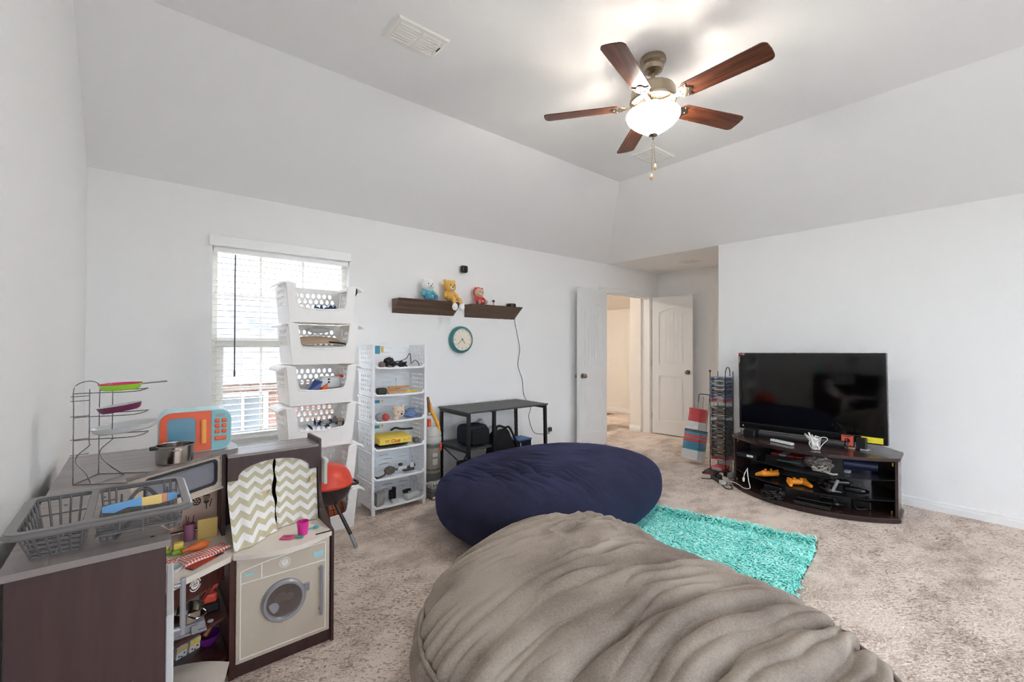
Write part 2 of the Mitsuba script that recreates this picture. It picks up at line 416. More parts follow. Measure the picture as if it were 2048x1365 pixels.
# ================================================================== ceiling fan
BLADE = mat('fan_blade_wood', rough=0.38, tex=grain_uv('#472419', '#65361f'))
NICKEL = mat('brushed_nickel', (0.62, 0.57, 0.50), 0.32, 1.0)
PULLW = mat('pull_wood', (0.80, 0.66, 0.48), 0.5)
FX, FY = 2.36, 1.505
fan = thing('ceiling_fan', 'five blade ceiling fan with dark wood blades and a lit frosted bowl', 'ceiling fan')
def fl(p, n=40): return lathe(p, (FX, FY, 0), n)
part(fan, 'canopy', fl([(0, 3.049), (.072, 3.049), (.076, 3.036), (.073, 3.014), (.060, 3.003), (.062, 2.994), (.054, 2.972), (.034, 2.960), (.022, 2.957), (0, 2.957)]), NICKEL, 35)
part(fan, 'downrod', cat(cyl((FX, FY, 2.965), (FX, FY, 2.885), .012, n=16), fl([(0, 2.90), (.026, 2.90), (.028, 2.888), (.03, 2.878), (0, 2.878)], 24)), NICKEL, 35)
housing = part(fan, 'motor_housing', fl([(0, 2.882), (.03, 2.882), (.095, 2.876), (.122, 2.862), (.128, 2.850), (.130, 2.800), (.136, 2.795), (.136, 2.788), (0, 2.788)]), NICKEL, 35)
vents = [xf(cbox((.093, 0, 2.7815), (.044, .0055, .006)), trimesh.transformations.rotation_matrix(2 * math.pi * k / 40, [0, 0, 1], (0, 0, 0))) for k in range(40)]
VENT = mat('nickel_dark', (0.20, 0.18, 0.16), 0.5, 0.6)
part(fan, 'vent_ring', fl([(.058, 2.788), (.136, 2.788), (.131, 2.778), (.112, 2.773), (.066, 2.775), (.058, 2.780)]), NICKEL, 35)
part(fan, 'vent_slot', mv(cat(vents), FX, FY, -.0075), VENT, False, 'dark slots round the underside of the motor', )
labels[fan + '__vent_slot']['kind'] = 'stuff'
part(fan, 'switch_housing', fl([(0, 2.775), (.058, 2.775), (.060, 2.745), (.052, 2.730), (.060, 2.722), (.060, 2.712), (0, 2.712)]), NICKEL, 35)
BZ = 2.768
for k, ang in enumerate((-164.5, -90.5, -20.0, 50.5, 126.0)):
    a = math.radians(ang)
    M = trimesh.transformations.rotation_matrix(a, [0, 0, 1]); M[:3, 3] = [FX, FY, BZ]
    Pt = trimesh.transformations.rotation_matrix(math.radians(-12), [1, 0, 0])
    out = Polygon([(.195, -.056), (.655, -.067), (.660, 0), (.655, .067), (.195, .056)]).buffer(-.03, quad_segs=6).buffer(.03, quad_segs=6)
    bl = prism(out, -.003, .003)
    bl = bl.subdivide_to_size(.06) if False else bl
    uv = np.array(bl.vertices)[:, :2] + k * 1.7
    b = xf(bl, M @ Pt)
    blade = part(fan, 'blade', b, BLADE, smooth=False, uv=uv)
    iron = cat(prism(Polygon([(.055, -.020), (.12, -.012), (.16, -.014), (.185, -.040), (.235, -.050), (.225, -.026), (.245, -.012), (.25, 0), (.245, .012), (.225, .026), (.235, .050), (.185, .040), (.16, .014), (.12, .012), (.055, .020)]).difference(Point(.185, .012).buffer(.007)).difference(Point(.185, -.012).buffer(.007)), -.0085, -.0035),
               *[cyl((x, y, -.012), (x, y, -.0085), .005, n=10) for x, y in ((.212, .036), (.212, -.036), (.232, 0))])
    part(blade, 'blade_iron', xf(iron, M @ Pt), NICKEL, 30)
GLASS = mat('frosted_bowl', (0.93, 0.90, 0.84), 0.35)
bowl = [(.152, 2.716), (.157, 2.709), (.157, 2.698), (.148, 2.678), (.126, 2.655), (.096, 2.632), (.060, 2.608), (.028, 2.588), (.010, 2.580), (.0, 2.579)]
k = _free(fan + '__bowl')
scene[k] = mikit.ply(fl(bowl, 48), GLASS, smooth=True, emitter=emit((1.0, .975, .93), BOWL), flip_normals=FLIPB)
labels[k] = {'label': 'lit frosted glass bowl'}
for q in range(3):
    a = 2 * math.pi * q / 3 + .6
    k = _free(fan + '__bulb')
    scene[k] = mikit.ply(ball((FX + .088 * math.cos(a), FY + .088 * math.sin(a), 2.684), .027, 2), GLASS, smooth=True, emitter=emit((1.0, .91, .79), BULB))
part(fan, 'finial', fl([(0, 2.594), (.024, 2.590), (.027, 2.584), (.018, 2.577), (.008, 2.573), (.007, 2.563), (0, 2.559)], 20), NICKEL, 35)
for dx, dy, z in ((.010, -.008, 2.395), (-.008, .006, 2.335)):
    ch = part(fan, 'pull_chain', cyl((FX + dx * .3, FY + dy * .3, 2.562), (FX + dx, FY + dy, z + .02), .0016, n=6), NICKEL, 30)
    part(ch, 'pull', mv(lathe([(0, .020), (.004, .018), (.009, .002), (.010, -.008), (.006, -.019), (0, -.021)], n=14), FX + dx, FY + dy, z), PULLW, 40)

# ================================================================== ceiling registers
VENTW = mat('register_white', (0.90, 0.89, 0.87), 0.45)
DARK = mat('lever_and_shade_dark', (0.10, 0.10, 0.10), 0.9)  # near black for the lever and the painted shade behind the slats
def register(x0, x1, y0, y1, zc, label, along='x', lever=True):
    v = thing('ceiling_register', label, 'air vent')
    cx, cy = (x0 + x1) / 2, (y0 + y1) / 2
    m = .028
    fr = cut(hull([(x, y, z) for (a, z) in ((0, zc), (.010, zc - .008)) for x in (x0 + a, x1 - a) for y in (y0 + a, y1 - a)]), box(x0 + m, cx - .006, y0 + m, y1 - m, zc - .1, zc + .1), box(cx + .006, x1 - m, y0 + m, y1 - m, zc - .1, zc + .1))
    part(v, 'frame', fr, VENTW, False)
    part(v, 'duct', box(x0 + m, x1 - m, y0 + m, y1 - m, zc - .0018, zc - .0008), DARK, False)  # dark sheet standing in for the shade behind the slats
    n = 7
    for a, b in ((x0 + m, cx - .006), (cx + .006, x1 - m)):
        for k in range(n):
            y = y0 + m + (k + .5) * (y1 - y0 - 2 * m) / n
            part(v, 'slat', rot(box(a, b, y - .0085, y + .0085, zc - .0078, zc - .0064), -30, [1, 0, 0], (0, y, zc - .0068)), VENTW, False)
    if lever: part(v, 'lever', box(x1 - m + .004, x1 - m + .008, cy - .02, cy + .02, zc - .012, zc - .006), DARK, False)
    return v
register(1.03, 1.345, 2.155, 2.365, ZC, 'white ceiling air register above the window side of the room')
register(3.41, 3.735, 2.155, 2.405, ZC, 'white ceiling air register behind the fan', lever=False)
register(5.40, 5.68, 2.88, 3.12, ZW, 'white ceiling air register in the soffit above the doors', lever=False)

# ================================================================== window with blind, and the outside
VINYL = mat('window_vinyl', (0.90, 0.89, 0.86), 0.4)
w = struct('window_1', None, None, label='single hung window with grids behind the white blind')
fy0, fy1 = 3.925, 3.985
part(w, 'frame', cut(box(WX0, WX1, fy0, fy1, WZ0, WZ1), box(WX0 + .04, WX1 - .04, fy0 - .1, fy1 + .1, WZ0 + .045, WZ1 - .04)), VINYL, False)
part(w, 'meeting_rail', box(WX0 + .03, WX1 - .03, 3.915, 3.975, 1.305, 1.375, .006), VINYL, False)
part(w, 'sash_frame', cut(box(WX0 + .035, WX1 - .035, 3.918, 3.945, WZ0 + .04, 1.32), box(WX0 + .08, WX1 - .08, 3.8, 4.1, WZ0 + .09, 1.30)), VINYL, False)
for z0, z1, y in ((WZ0 + .09, 1.30, 3.932), (1.375, WZ1 - .04, 3.962)):
    zm = (z0 + z1) / 2
    for x in (.735, 1.045): part(w, 'muntin', box(x - .009, x + .009, y - .006, y + .006, z0, z1, .003), VINYL, False)
    part(w, 'muntin', box(WX0 + .04, WX1 - .04, y - .005, y + .005, zm - .009, zm + .009, .003), VINYL, False)
    k = _free(w + '__pane')
    P = np.array([[(WX0 + .04, y, z0), (WX1 - .04, y, z0)], [(WX0 + .04, y, z1), (WX1 - .04, y, z1)]])
    scene[k] = mikit.ply(grid_mesh(P), 'mat_pane')
part(w, 'sill', box(WX0 - .035, WX1 + .035, YB - .035, YB + .09, WZ0 - .022, WZ0, .006), TRIM, False)
part(w, 'apron', box(WX0 - .02, WX1 + .02, YB - .014, YB, WZ0 - .085, WZ0 - .022, .004), TRIM, False)

SLAT = mat('blind_slat', (0.93, 0.93, 0.925), 0.4)
GREYC = mat('wand_grey', (0.30, 0.31, 0.34), 0.4)
b = thing('window_blind', 'white two inch horizontal blind lowered over the window with open slats', 'window blind')
part(b, 'valance', box(WX0 - .022, WX1 + .008, YB - .028, YB - .016, 2.035, 2.112, .004), SLAT, False)
part(b, 'valance_return', cat(box(WX0 - .022, WX0 - .010, YB - .018, YB - .001, 2.035, 2.112, .003), box(WX1 - .004, WX1 + .008, YB - .018, YB - .001, 2.035, 2.112, .003)), SLAT, False)
part(b, 'headrail', box(WX0 + .006, WX1 - .006, YB + .004, YB + .058, 2.000, 2.046), SLAT, False)
sl = mikit.ply(rot(box(WX0 + .012, WX1 - .012, -.0245, .0245, -.0014, .0014, .001), 3, [1, 0, 0]), SLAT, smooth=False)
nsl = 31
for k in range(nsl):
    part(b, 'slat', sl, None, to_world=T().translate([0, YB + .031, .655 + k * .0436]))
part(b, 'bottom_rail', box(WX0 + .012, WX1 - .012, YB + .006, YB + .056, .612, .630, .004), SLAT, False)
for x in (.59, 1.20):
    part(b, 'ladder_cord', cat(*[tube([(x, y, .62), (x, y, 2.0)], .0011, 5, 1) for y in (YB + .006, YB + .056)]), SLAT)
part(b, 'wand', cat(cyl((.545, YB - .012, 1.09), (.545, YB - .006, 1.985), .0045, n=8), cyl((.545, YB - .012, 1.085), (.545, YB - .012, 1.13), .006, n=8)), GREYC, 40)

ROOF = mat('roof_shingle', rough=0.9, tex=speckle_tex('#77777b', '#96969a', 9.0, .2, .8, 2.0, .4))
BRICKM = [mat('brick_a', '#a8776a', 0.9), mat('brick_b', '#b58a7c', 0.9), mat('brick_c', '#9a6a5e', 0.9)]
def _brick(p, n, uv):
    row = dr.floor(p.z / .078)
    u = p.x / .215 + 0.5 * (row - 2 * dr.floor(row / 2))
    fx, fz = u - dr.floor(u), p.z / .078 - row
    mort = dr.select((fx < .05) | (fz < .14), 1.0, 0.0)
    return mix(mix(lin('#9d6c5f'), lin('#bd8f80'), mikit.cell_rand(dr.floor(u), row)), lin('#cfc6bd'), mort)
BRICK = mat('neighbour_brick', rough=0.9, tex=proc(_brick))
FASC = mat('fascia_white', (0.88, 0.87, 0.85), 0.6)
PANED = mat('pale_pane', (0.60, 0.63, 0.66), 0.15)
LAWN = mat('lawn', rough=1.0, tex=speckle_tex('#5f6b45', '#8d9168', 6.0))
struct('ground', box(-14, 20, 4.4, 34, -3.15, -3.0), LAWN, label='lawn far below the window')
h = thing('neighbour_house', 'brick house next door with grey roofs, seen through the window blind', 'house')
part(h, 'wall', cut(box(-3.0, 6.5, 10.0, 16.0, -3.0, .75), box(1.17, 1.95, 9.9, 10.12, -.95, .35)), BRICK, False)
part(h, 'roof', hull([(-3.4, 9.55, .74), (6.9, 9.55, .74), (-3.4, 16.4, .74), (6.9, 16.4, .74), (-1.0, 12.2, 1.62), (4.6, 12.2, 1.62), (-1.0, 13.6, 1.62), (4.6, 13.6, 1.62)]), ROOF, False)
part(h, 'fascia', box(-3.4, 6.9, 9.48, 9.56, .60, .78), FASC, False)
up = part(h, 'upper_roof', hull([(-4, 12.0, 1.55), (3.05, 12.0, 1.55), (-4, 18, 1.55), (3.05, 18, 1.55), (-3.0, 13.2, 2.62), (2.58, 13.2, 2.62), (-3.0, 16.5, 2.62), (2.58, 16.5, 2.62)]), ROOF, False)
wn = part(h, 'window', cut(box(1.12, 2.0, 9.95, 10.05, -1.0, .40), box(1.2, 1.54, 9.8, 10.2, -.92, .32), box(1.58, 1.92, 9.8, 10.2, -.92, .32)), FASC, False)
part(wn, 'pane', box(1.17, 1.95, 10.06, 10.09, -.95, .35), PANED, False)

# ================================================================== play kitchen
BROWN = mat('espresso_laminate', rough=0.42, tex=wood_tex('#3a2424', '#412928', 2, 60, 3.0))
BROWNR = mat('espresso_laminate_red', rough=0.42, tex=wood_tex('#3a1c17', '#4a241d', 2, 60, 3.0))
TOPM = mat('slab_top', rough=0.35, tex=wood_tex('#78706d', '#8a817d', 0, 40, 2.0), clearcoat=.8)
WHITEC = mat('counter_white', (0.86, 0.82, 0.775), 0.35)
GREIGE = mat('greige_panel', (0.75, 0.70, 0.635), 0.45)
PRINTW = mat('print_white', (0.90, 0.88, 0.85), 0.5)
PRINTB = mat('print_blue', (0.62, 0.80, 0.81), 0.5)
STEEL = mat('chrome', (0.80, 0.80, 0.80), 0.12, 1.0)
SILVER = mat('silver_plastic', (0.62, 0.62, 0.64), 0.3, 0.4)
SILVP = mat('silver_panel', (0.58, 0.58, 0.60), 0.35, 0.2)
BLACKP = mat('black_plastic', (0.045, 0.045, 0.05), 0.4)
BLACKG = mat('black_gloss', (0.03, 0.03, 0.035), 0.12)
DGREY = mat('dark_grey_plastic', (0.20, 0.20, 0.21), 0.45)
BACKT = mat('backsplash_tan', (0.88, 0.75, 0.67), 0.5)

K = thing('play_kitchen', 'dark brown wooden corner play kitchen with washer, white counters and a grey top', 'toy kitchen')
# fridge wing against the left wall
part(K, 'end_panel', box(-.205, .055, 1.345, 1.360, 0, .845, .002), BROWN, False)
part(K, 'wing_shell', cat(box(-.205, -.193, 1.36, 2.47, 0, .845), box(-.193, .040, 1.36, 1.72, .665, .680), box(-.193, .040, 1.705, 1.72, 0, .845)), BROWN, False)
fd = part(K, 'fridge_door', xf(box(0, .016, 0, .325, .03, .66, .002), frame((.056, 1.372, 0), (1, -.045, 0), (.045, 1, 0))), mat('fridge_pale', (.80, .80, .80), .35), False, 'pale fridge door seen edge on')
part(fd, 'handle', cat(rbox((.108, 1.655, .54), (.015, .018, .17), .006, 6), cyl((.086, 1.655, .475), (.108, 1.655, .475), .007, n=10), cyl((.086, 1.655, .605), (.108, 1.655, .605), .007, n=10)), SILVER, 40)
part(K, 'freezer_door', box(.042, .055, 1.364, 1.700, .685, .840, .002), SILVP, False)
for x, z in ((-.115, .505), (-.005, .545), (.035, .40)):
    part(K, 'screw', cyl((x, 1.3435, z), (x, 1.3455, z), .0035, n=10), STEEL, 40)
slabp = [(-.212, 1.328), (.064, 1.328), (.064, 1.39), (.010, 1.55), (-.03, 2.03), (.283, 2.282), (.345, 2.318), (.352, 2.40), (.33, 2.56), (-.212, 2.56)]
part(K, 'top_slab', prism(Polygon(slabp).buffer(-.004).buffer(.004), .845, .860), TOPM, 20)
for x, y in ((-.155, 1.80), (-.075, 1.82), (.00, 1.92), (-.14, 1.42), (.03, 1.375)):
    part(K, 'cam_cap', cyl((x, y, .8595), (x, y, .8606), .0045, n=10), BLACKP, False)
# diagonal corner unit
dx, dy = np.array([.783, .622, 0]), np.array([-.622, .783, 0])
def dg(o, L0, L1, d0, d1, z0, z1, b=.0):
    return xf(box(L0, L1, d0, d1, z0, z1, b), frame((o[0], o[1], 0), dx, dy))
UO = (-.030, 2.045)                                   # upper face starts here, runs .40 m
uw = part(K, 'oven_front', xf(cut(box(0, .398, 0, .012, .708, .844), xz(rrect(.07, .365, .733, .826, .016), -.1, .1)), frame((UO[0], UO[1], 0), dx, dy)), GREIGE, False, 'greige oven front with a smoked window')
part(uw, 'gasket', xf(cut(xz(rrect(.062, .373, .725, .834, .02), -.004, .004), xz(rrect(.072, .363, .735, .824, .016), -.1, .1)), frame((UO[0], UO[1], 0), dx, dy)), DGREY, 20)
scene['mat_smoked'] = {'type': 'twosided', 'bsdf': {'type': 'principled', 'base_color': {'type': 'rgb', 'value': lin((.50, .50, .53))}, 'roughness': .12, 'clearcoat': .6}}
part(uw, 'window', dg(UO, .066, .369, .005, .008, .729, .830), 'mat_smoked', False)
for z in (.728, .740, .832): part(uw, 'screw', xf(cyl((.389, -.002, z), (.389, .001, z), .003, n=8), frame((UO[0], UO[1], 0), dx, dy)), STEEL, False)
part(K, 'oven_shelf', dg(UO, -.01, .402, -.006, .14, .698, .708, .002), GREIGE, False)
part(K, 'upper_box', cat(box(.283, .297, 2.296, 2.47, .49, .845), box(-.19, .283, 2.455, 2.468, .49, .845)), BROWN, False)
part(K, 'backsplash', box(-.19, .283, 2.447, 2.454, .50, .70), BACKT, False, 'tan printed backsplash')
ct = [(-.19, 1.73), (.06, 1.73), (.075, 1.925), (.283, 2.052), (.297, 2.075), (.297, 2.445), (-.19, 2.445)]
part(K, 'counter', prism(Polygon(ct), .468, .490), WHITEC, 20, 'white counter with rounded edge')
part(K, 'apron', dg((.065, 1.945), 0, .262, 0, .012, .385, .468), BROWNR, False)
lg = Point(0, 0).buffer(.0235).difference(Point(0, 0).buffer(.0205)).difference(sbox(-.03, -.006, .03, .004)) .union(Point(0, .001).buffer(.0165).difference(Polygon([(-.012, .004), (.012, .004), (.012, .0005), (-.012, .0005)])).difference(Polygon([(-.010, -.003), (.010, -.003), (.010, -.006), (-.010, -.006)])).difference(Point(-.005, .0095).buffer(.0028)).difference(Point(.005, .0095).buffer(.0028)))
lm = xz(lg, -.0012, 0)
part(K, 'emblem', xf(mv(lm, .132, 0, .430), frame((.065, 1.945, 0), dx, dy)), PRINTW, False, 'round white printed emblem')
part(K, 'inner_shelf', prism([(-.17, 1.75), (.06, 1.75), (.062, 1.96), (.280, 2.085), (.280, 2.44), (-.17, 2.44)], .240, .252), BROWNR, False)
part(K, 'bottom_shelf', prism([(-.17, 1.75), (.06, 1.75), (.062, 1.96), (.280, 2.085), (.280, 2.44), (-.17, 2.44)], .078, .090), BROWNR, False)
part(K, 'plinth', dg((.065, 1.955), 0, .262, 0, .012, 0, .078), BROWNR, False)
part(K, 'divider', box(.282, .300, 2.058, 2.445, 0, .468), BROWNR, False)
# washer wing
part(K, 'side_panel', yz([(2.052, 0), (2.052, .492), (2.085, .500), (2.215, .575), (2.238, .62), (2.243, .868), (2.43, .868), (2.43, 0)], .668, .680), BROWN, False)
part(K, 'back_panel', box(.300, .668, 2.418, 2.43, 0, .845), BROWN, False)
part(K, 'washer_plinth', box(.300, .668, 2.066, 2.078, 0, .475), BROWN, False)
part(K, 'header_shelf', box(.297, .668, 2.243, 2.418, .833, .845), TOPM, False)
arch = [(.297, .733), (.335, .733)] + [(.482 + .147 * -math.cos(math.pi * k / 20), .742 + .062 * math.sin(math.pi * k / 20)) for k in range(1, 20)] + [(.629, .733), (.668, .733), (.668, .834), (.297, .834)]
part(K, 'header_board', xz(Polygon(arch), 2.243, 2.255), BROWN, False)
bow = [(.292, 2.045)] + [(.292 + .376 * k / 12, 2.045 - .062 * math.sin(math.pi * k / 12)) for k in range(1, 12)] + [(.668, 2.045), (.668, 2.418), (.292, 2.418)]
part(K, 'washer_counter', prism(bow, .473, .491), WHITEC, 20, 'white bowed counter over the washer')
part(K, 'corner_bracket', cat(box(.600, .668, 2.046, 2.052, .4915, .494), ), BLACKP, False)
wf = part(K, 'washer_front', box(.303, .660, 2.050, 2.064, .058, .468, .002), GREIGE, False, 'greige washer front with printed lines')
yp = 2.0492
def pr(pg, m, nm='print', y=yp): return part(wf, nm, xz(pg, y - .0008, y + .001), m, False)
def ln(pts, w=.004): return LineString(pts).buffer(w / 2, cap_style=2, join_style=2)
top = [(.318, .418), (.34, .424), (.40, .434), (.50, .444), (.60, .450), (.642, .450)]
frm = ln(top + [(.642, .075), (.318, .075), (.318, .418)])
pr(frm.union(ln([(.318, .371), (.642, .371)])).union(ln([(.392, .371), (.392, .433)])), PRINTW, 'printed_outline')
sun = Point(.478, .409).buffer(.0135).difference(ln([(.478, .409), (.478, .420)], .003))
for q in range(18):
    a = q * math.pi / 9
    sun = sun.union(ln([(.478 + .0165 * math.cos(a), .409 + .0165 * math.sin(a)), (.478 + .0225 * math.cos(a), .409 + .0225 * math.sin(a))], .003))
pr(sun, PRINTW, 'printed_dial')
pr(rrect(.592, .634, .392, .416, .003), PRINTB, 'printed_display')
pr(Polygon([(.325, .398), (.335, .406), (.368, .404), (.375, .408), (.372, .400), (.345, .394)]), PRINTB, 'printed_label')
rg = part(wf, 'door_ring', xf(lathe([(.064, 0), (.066, .012), (.070, .018), (.078, .019), (.085, .012), (.086, 0)], n=48), frame((.474, 2.050, .256), (1, 0, 0), (0, 0, 1))), SILVER, 40)
part(rg, 'door_glass', xf(lathe([(0, .004), (.05, .004), (.066, .008)], n=40), frame((.474, 2.050, .256), (1, 0, 0), (0, 0, 1))), mat('porthole', (.33, .28, .26), .1, clearcoat=1.0), 40)
part(rg, 'drum_print', xf(cat(mv(lathe([(0, 0), (.024, 0), (.024, .0006), (0, .0006)], n=24), -.012, .012, .0045), mv(lathe([(0, 0), (.018, 0), (.018, .0006), (0, .0006)], n=24), .022, .008, .0045)), frame((.474, 2.050, .256), (1, 0, 0), (0, 0, 1))), mat('porthole_print', (.38, .33, .31), .3), False)
part(rg, 'door_paddle', xf(mv(lathe([(0, 0), (.022, 0), (.022, .0009), (0, .0009)], n=24), -.040, -.022, .005), frame((.474, 2.050, .256), (1, 0, 0), (0, 0, 1))), SILVP, False)
part(rg, 'latch', box(.553, .575, 2.042, 2.050, .262, .298, .002), SILVER, False)
part(wf, 'handle', cat(rbox((.620, 2.030, .252), (.013, .013, .215), .005, 6), cyl((.620, 2.032, .165), (.620, 2.051, .165), .006, n=10), cyl((.620, 2.032, .340), (.620, 2.051, .340), .006, n=10)), SILVER, 40)
for z in (.074, .088, .440, .455): part(wf, 'screw', cyl((.3105, 2.0485, z), (.3105, 2.051, z), .0035, n=10), STEEL, 40)

# curtains with a chevron print, torn and hanging over the counter
ca, cb = lin((0.93, 0.92, 0.90)), lin((0.77, 0.74, 0.63))
def _chev(p, n, uv):
    u = uv.x / .062; tri = dr.abs(u - dr.floor(u) - 0.5) * 2
    v = (uv.y + tri * .026) / .050
    s = v - dr.floor(v)
    return mix(ca, cb, smoothstep(.47, .50, s) * (1 - smoothstep(.97, 1.0, s)))
CHEV = diffuse('chevron_cloth', tex=proc(_chev))
def curtain(x0, x1, ybot, seed, slant, tears=()):
    nu, nv = 36, 60
    P = np.zeros((nv, nu, 3)); UV = np.zeros((nv, nu, 2))
    for i in range(nv):
        t = i / (nv - 1)
        for j in range(nu):
            s = j / (nu - 1)
            x = x0 + (x1 - x0) * s
            yb = ybot(s)
            z = .806 - t * (.806 - .4935)
            g = max(0.0, (t - .35) / .65)
            y = 2.262 - (2.262 - yb) * g ** 1.25
            y += .006 * math.sin(s * 9 + seed) * t + .004 * math.sin(s * 21 + 2 * seed + 2 * t) * t
            e = .012 * math.sin(t * 7 + seed) * (t if slant else .6 * t) 
            if slant and s > .5: x -= (s - .5) * 2 * (.008 * math.sin(min(1, t / .85) * math.pi) + .004 * math.sin(t * 17))
            if not slant and s < .5: x += (.5 - s) * 2 * (.006 * math.sin(min(1, t / .9) * math.pi * .9) + .003 * math.sin(t * 23))
            P[i, j] = (x, y - .0015, z); UV[i, j] = (x0 + (x1 - x0) * s, -t * .335 + .01 * math.sin(s * 5 + seed) * t)
    m = sheet(P, .0012)
    uv = np.vstack([UV.reshape(-1, 2)] * 2)
    return m, uv
m, uv = curtain(.299, .4795, lambda s: 2.075 + .13 * s ** 1.5, 1.0, True)
ck = thing('curtain', 'chevron curtain panel draped forward onto the white washer counter, torn near the middle', 'curtain', )
part(ck, 'cloth', m, CHEV, True, uv=uv)
FLAPB = mat('cloth_back', (0.80, 0.72, 0.58), 0.9)
part(ck, 'torn_flap', sheet(np.array([[(.430 + .035 * s - .012 * t, 2.226 - .012 * t - .006 * s, .672 - .022 * t * (1 - abs(2 * s - 1)) + .006 * s) for s in np.linspace(0, 1, 7)] for t in np.linspace(0, 1, 5)]), .001), FLAPB, True, 'folded back torn flap')
m, uv = curtain(.4815, .664, lambda s: 2.235, 4.0, False)
ck = thing('curtain', 'straight chevron curtain panel hanging behind the pink cup', 'curtain')
part(ck, 'cloth', m, CHEV, True, uv=uv)
part(ck, 'tear', sheet(np.array([[(.628 + .022 * s * math.sin(math.pi * (t * .8 + .2)), 2.2355, .70 - .036 * t) for s in np.linspace(0, 1, 4)] for t in np.linspace(0, 1, 7)]), .001), FLAPB, True, 'torn hole')

# utensils printed on the backsplash
PRD = mat('print_brown', (0.33, 0.26, 0.23), 0.6)
BY = 2.4465
def bsp(pg, nm): return part(K + '__backsplash', nm, xz(pg, BY - .0008, BY + .0005), PRD, False)
sp = Point(.205, .617).buffer(.018)
for q in range(6): sp = sp.difference(Point(.205 + .010 * math.cos(q * 1.047), .617 + .010 * math.sin(q * 1.047)).buffer(.0032))
bsp(sp.difference(Point(.205, .617).buffer(.0032)), 'printed_skimmer')
tn = Polygon([(.229, .638), (.256, .640), (.252, .606), (.243, .598), (.233, .604)])
for q in range(4): tn = tn.difference(sbox(.2325 + q * .0055, .612, .2352 + q * .0055, .634))
bsp(tn.union(ln([(.243, .60), (.243, .575)], .004)), 'printed_turner')
bsp(ln([(.262, .618), (.255, .585)], .004), 'printed_fork')

# ------------------------------------------------------------------ what stands on the kitchen
def handle_pan(name, label, c, r, col_in, col_out, tilt, tdir, hdir, hl=.085):
    k = thing(name, label, 'toy pan')
    M = trimesh.transformations.rotation_matrix(math.radians(tilt), [tdir[0], tdir[1], 0]); M[:3, 3] = c
    part(k, 'pan', xf(lathe([(0, 0), (r * .80, 0), (r * .92, .006), (r, .020), (r * 1.015, .0205), (r * .97, .019), (r * .90, .008), (r * .8, .003), (0, .003)], n=36), M), col_out, 35)
    part(k, 'cooking_surface', xf(lathe([(0, .0034), (r * .79, .0034), (r * .895, .0086), (r * .965, .0196), (r * 1.02, .0215), (r * 1.02, .0225), (r * .95, .0205), (r * .88, .0095), (r * .78, .0045), (0, .0045)], n=36), M), col_in, 35)
    if hl:
        d = np.array([*hdir, 0]) / np.hypot(*hdir)
        pp = [d * r * .98 + [0, 0, .017], d * (r + hl * .4) + [0, 0, .019], d * (r + hl) + [0, 0, .021]]
        part(k, 'handle', xf(cat(tube(pp, .0028, 8), tube([p + np.array([-d[1], d[0], 0]) * .007 for p in pp], .0028, 8)), M), STEEL, 40)
    return k
PINK = mat('pink_plastic', (0.80, 0.20, 0.42), 0.35)
LIME = mat('lime_plastic', (0.60, 0.80, 0.22), 0.35)
PURP = mat('purple_enamel', (0.42, 0.16, 0.30), 0.35)
PLATEW = mat('white_enamel', (0.80, 0.81, 0.81), 0.25)
wr = thing('pan_rack', 'chrome wire toy pan rack standing on the grey kitchen top', 'rack')
A, B_, C_, D_ = np.array([-.160, 2.035]), np.array([-.104, 2.150]), np.array([-.122, 2.030]), np.array([-.068, 2.118])
def P3(a, z): return (float(a[0]), float(a[1]), z)
rw = .0017
STEELW = mat('chrome_wire', (.50, .50, .51), .22, 1.0)
part(wr, 'back_hoop', tube([P3(A, .862), P3(A, .95), P3(A, 1.10), P3(A, 1.172), P3(A * .72 + B_ * .28, 1.192), P3(A * .28 + B_ * .72, 1.192), P3(B_, 1.172), P3(B_, 1.10), P3(B_, .862)], rw, 6, 5), STEELW, 40)
for q, (a, e) in enumerate(((C_, np.array([-.115, 2.002])), (D_, np.array([-.035, 2.075])))):
    part(wr, 'front_leg', tube([P3(a, 1.172), P3(a, 1.08), P3(a, 1.00), P3(a, .985), P3(a + (A - C_) * .75, .955), P3(a + (A - C_) * .78, .930), P3(a + (A - C_) * .2, .895), P3(e, .864)], rw, 6, 5), STEELW, 40)
part(wr, 'base_wire', tube([P3(A, .8625), (-.03, 1.955, .8625), (.045, 2.06, .8625), P3(B_, .8625), P3(A, .8625)], rw, 6, 1), STEELW, 40)
part(wr, 'base_wire', tube([(-.115, 2.002, .8635), (-.035, 2.075, .8635)], rw, 6, 1), STEELW, 40)
for z in (1.150, 1.135, 1.085, 1.010, .960):
    part(wr, 'cross_wire', tube([P3(A + (A - B_) * .12, z), P3(C_, z)], rw * .8, 6, 1), STEELW, 40)
for z, tx in ((1.158, .02), (1.080, .03), (1.005, .0)):
    part(wr, 'pan_arm', tube([P3(A, z), P3(C_, z + .001), (-.01, 1.985, z + .003), (.030, 2.03, z + .010), (.01, 2.075, z + .004), P3(D_, z), P3(B_, z)], rw, 6, 4), STEELW, 40)
handle_pan('toy_pan', 'pink toy pan with lime green outside on the top arm of the wire rack', (-.045, 2.055, 1.1635), .058, PINK, LIME, -2, (0, 1), (.8, -.1), .07)
handle_pan('toy_pan', 'purple toy pan with pale inside tilted on the middle arm of the wire rack', (-.045, 2.055, 1.090), .060, PLATEW, PURP, -9, (.3, 1), (.9, .0), .0)
pl = handle_pan('toy_plate', 'large white toy plate tilted on the lowest arm of the wire rack', (-.030, 2.060, 1.021), .092, PLATEW, PLATEW, -6, (.2, 1), (1, 0), 0)
labels[pl]['category'] = 'toy plate'

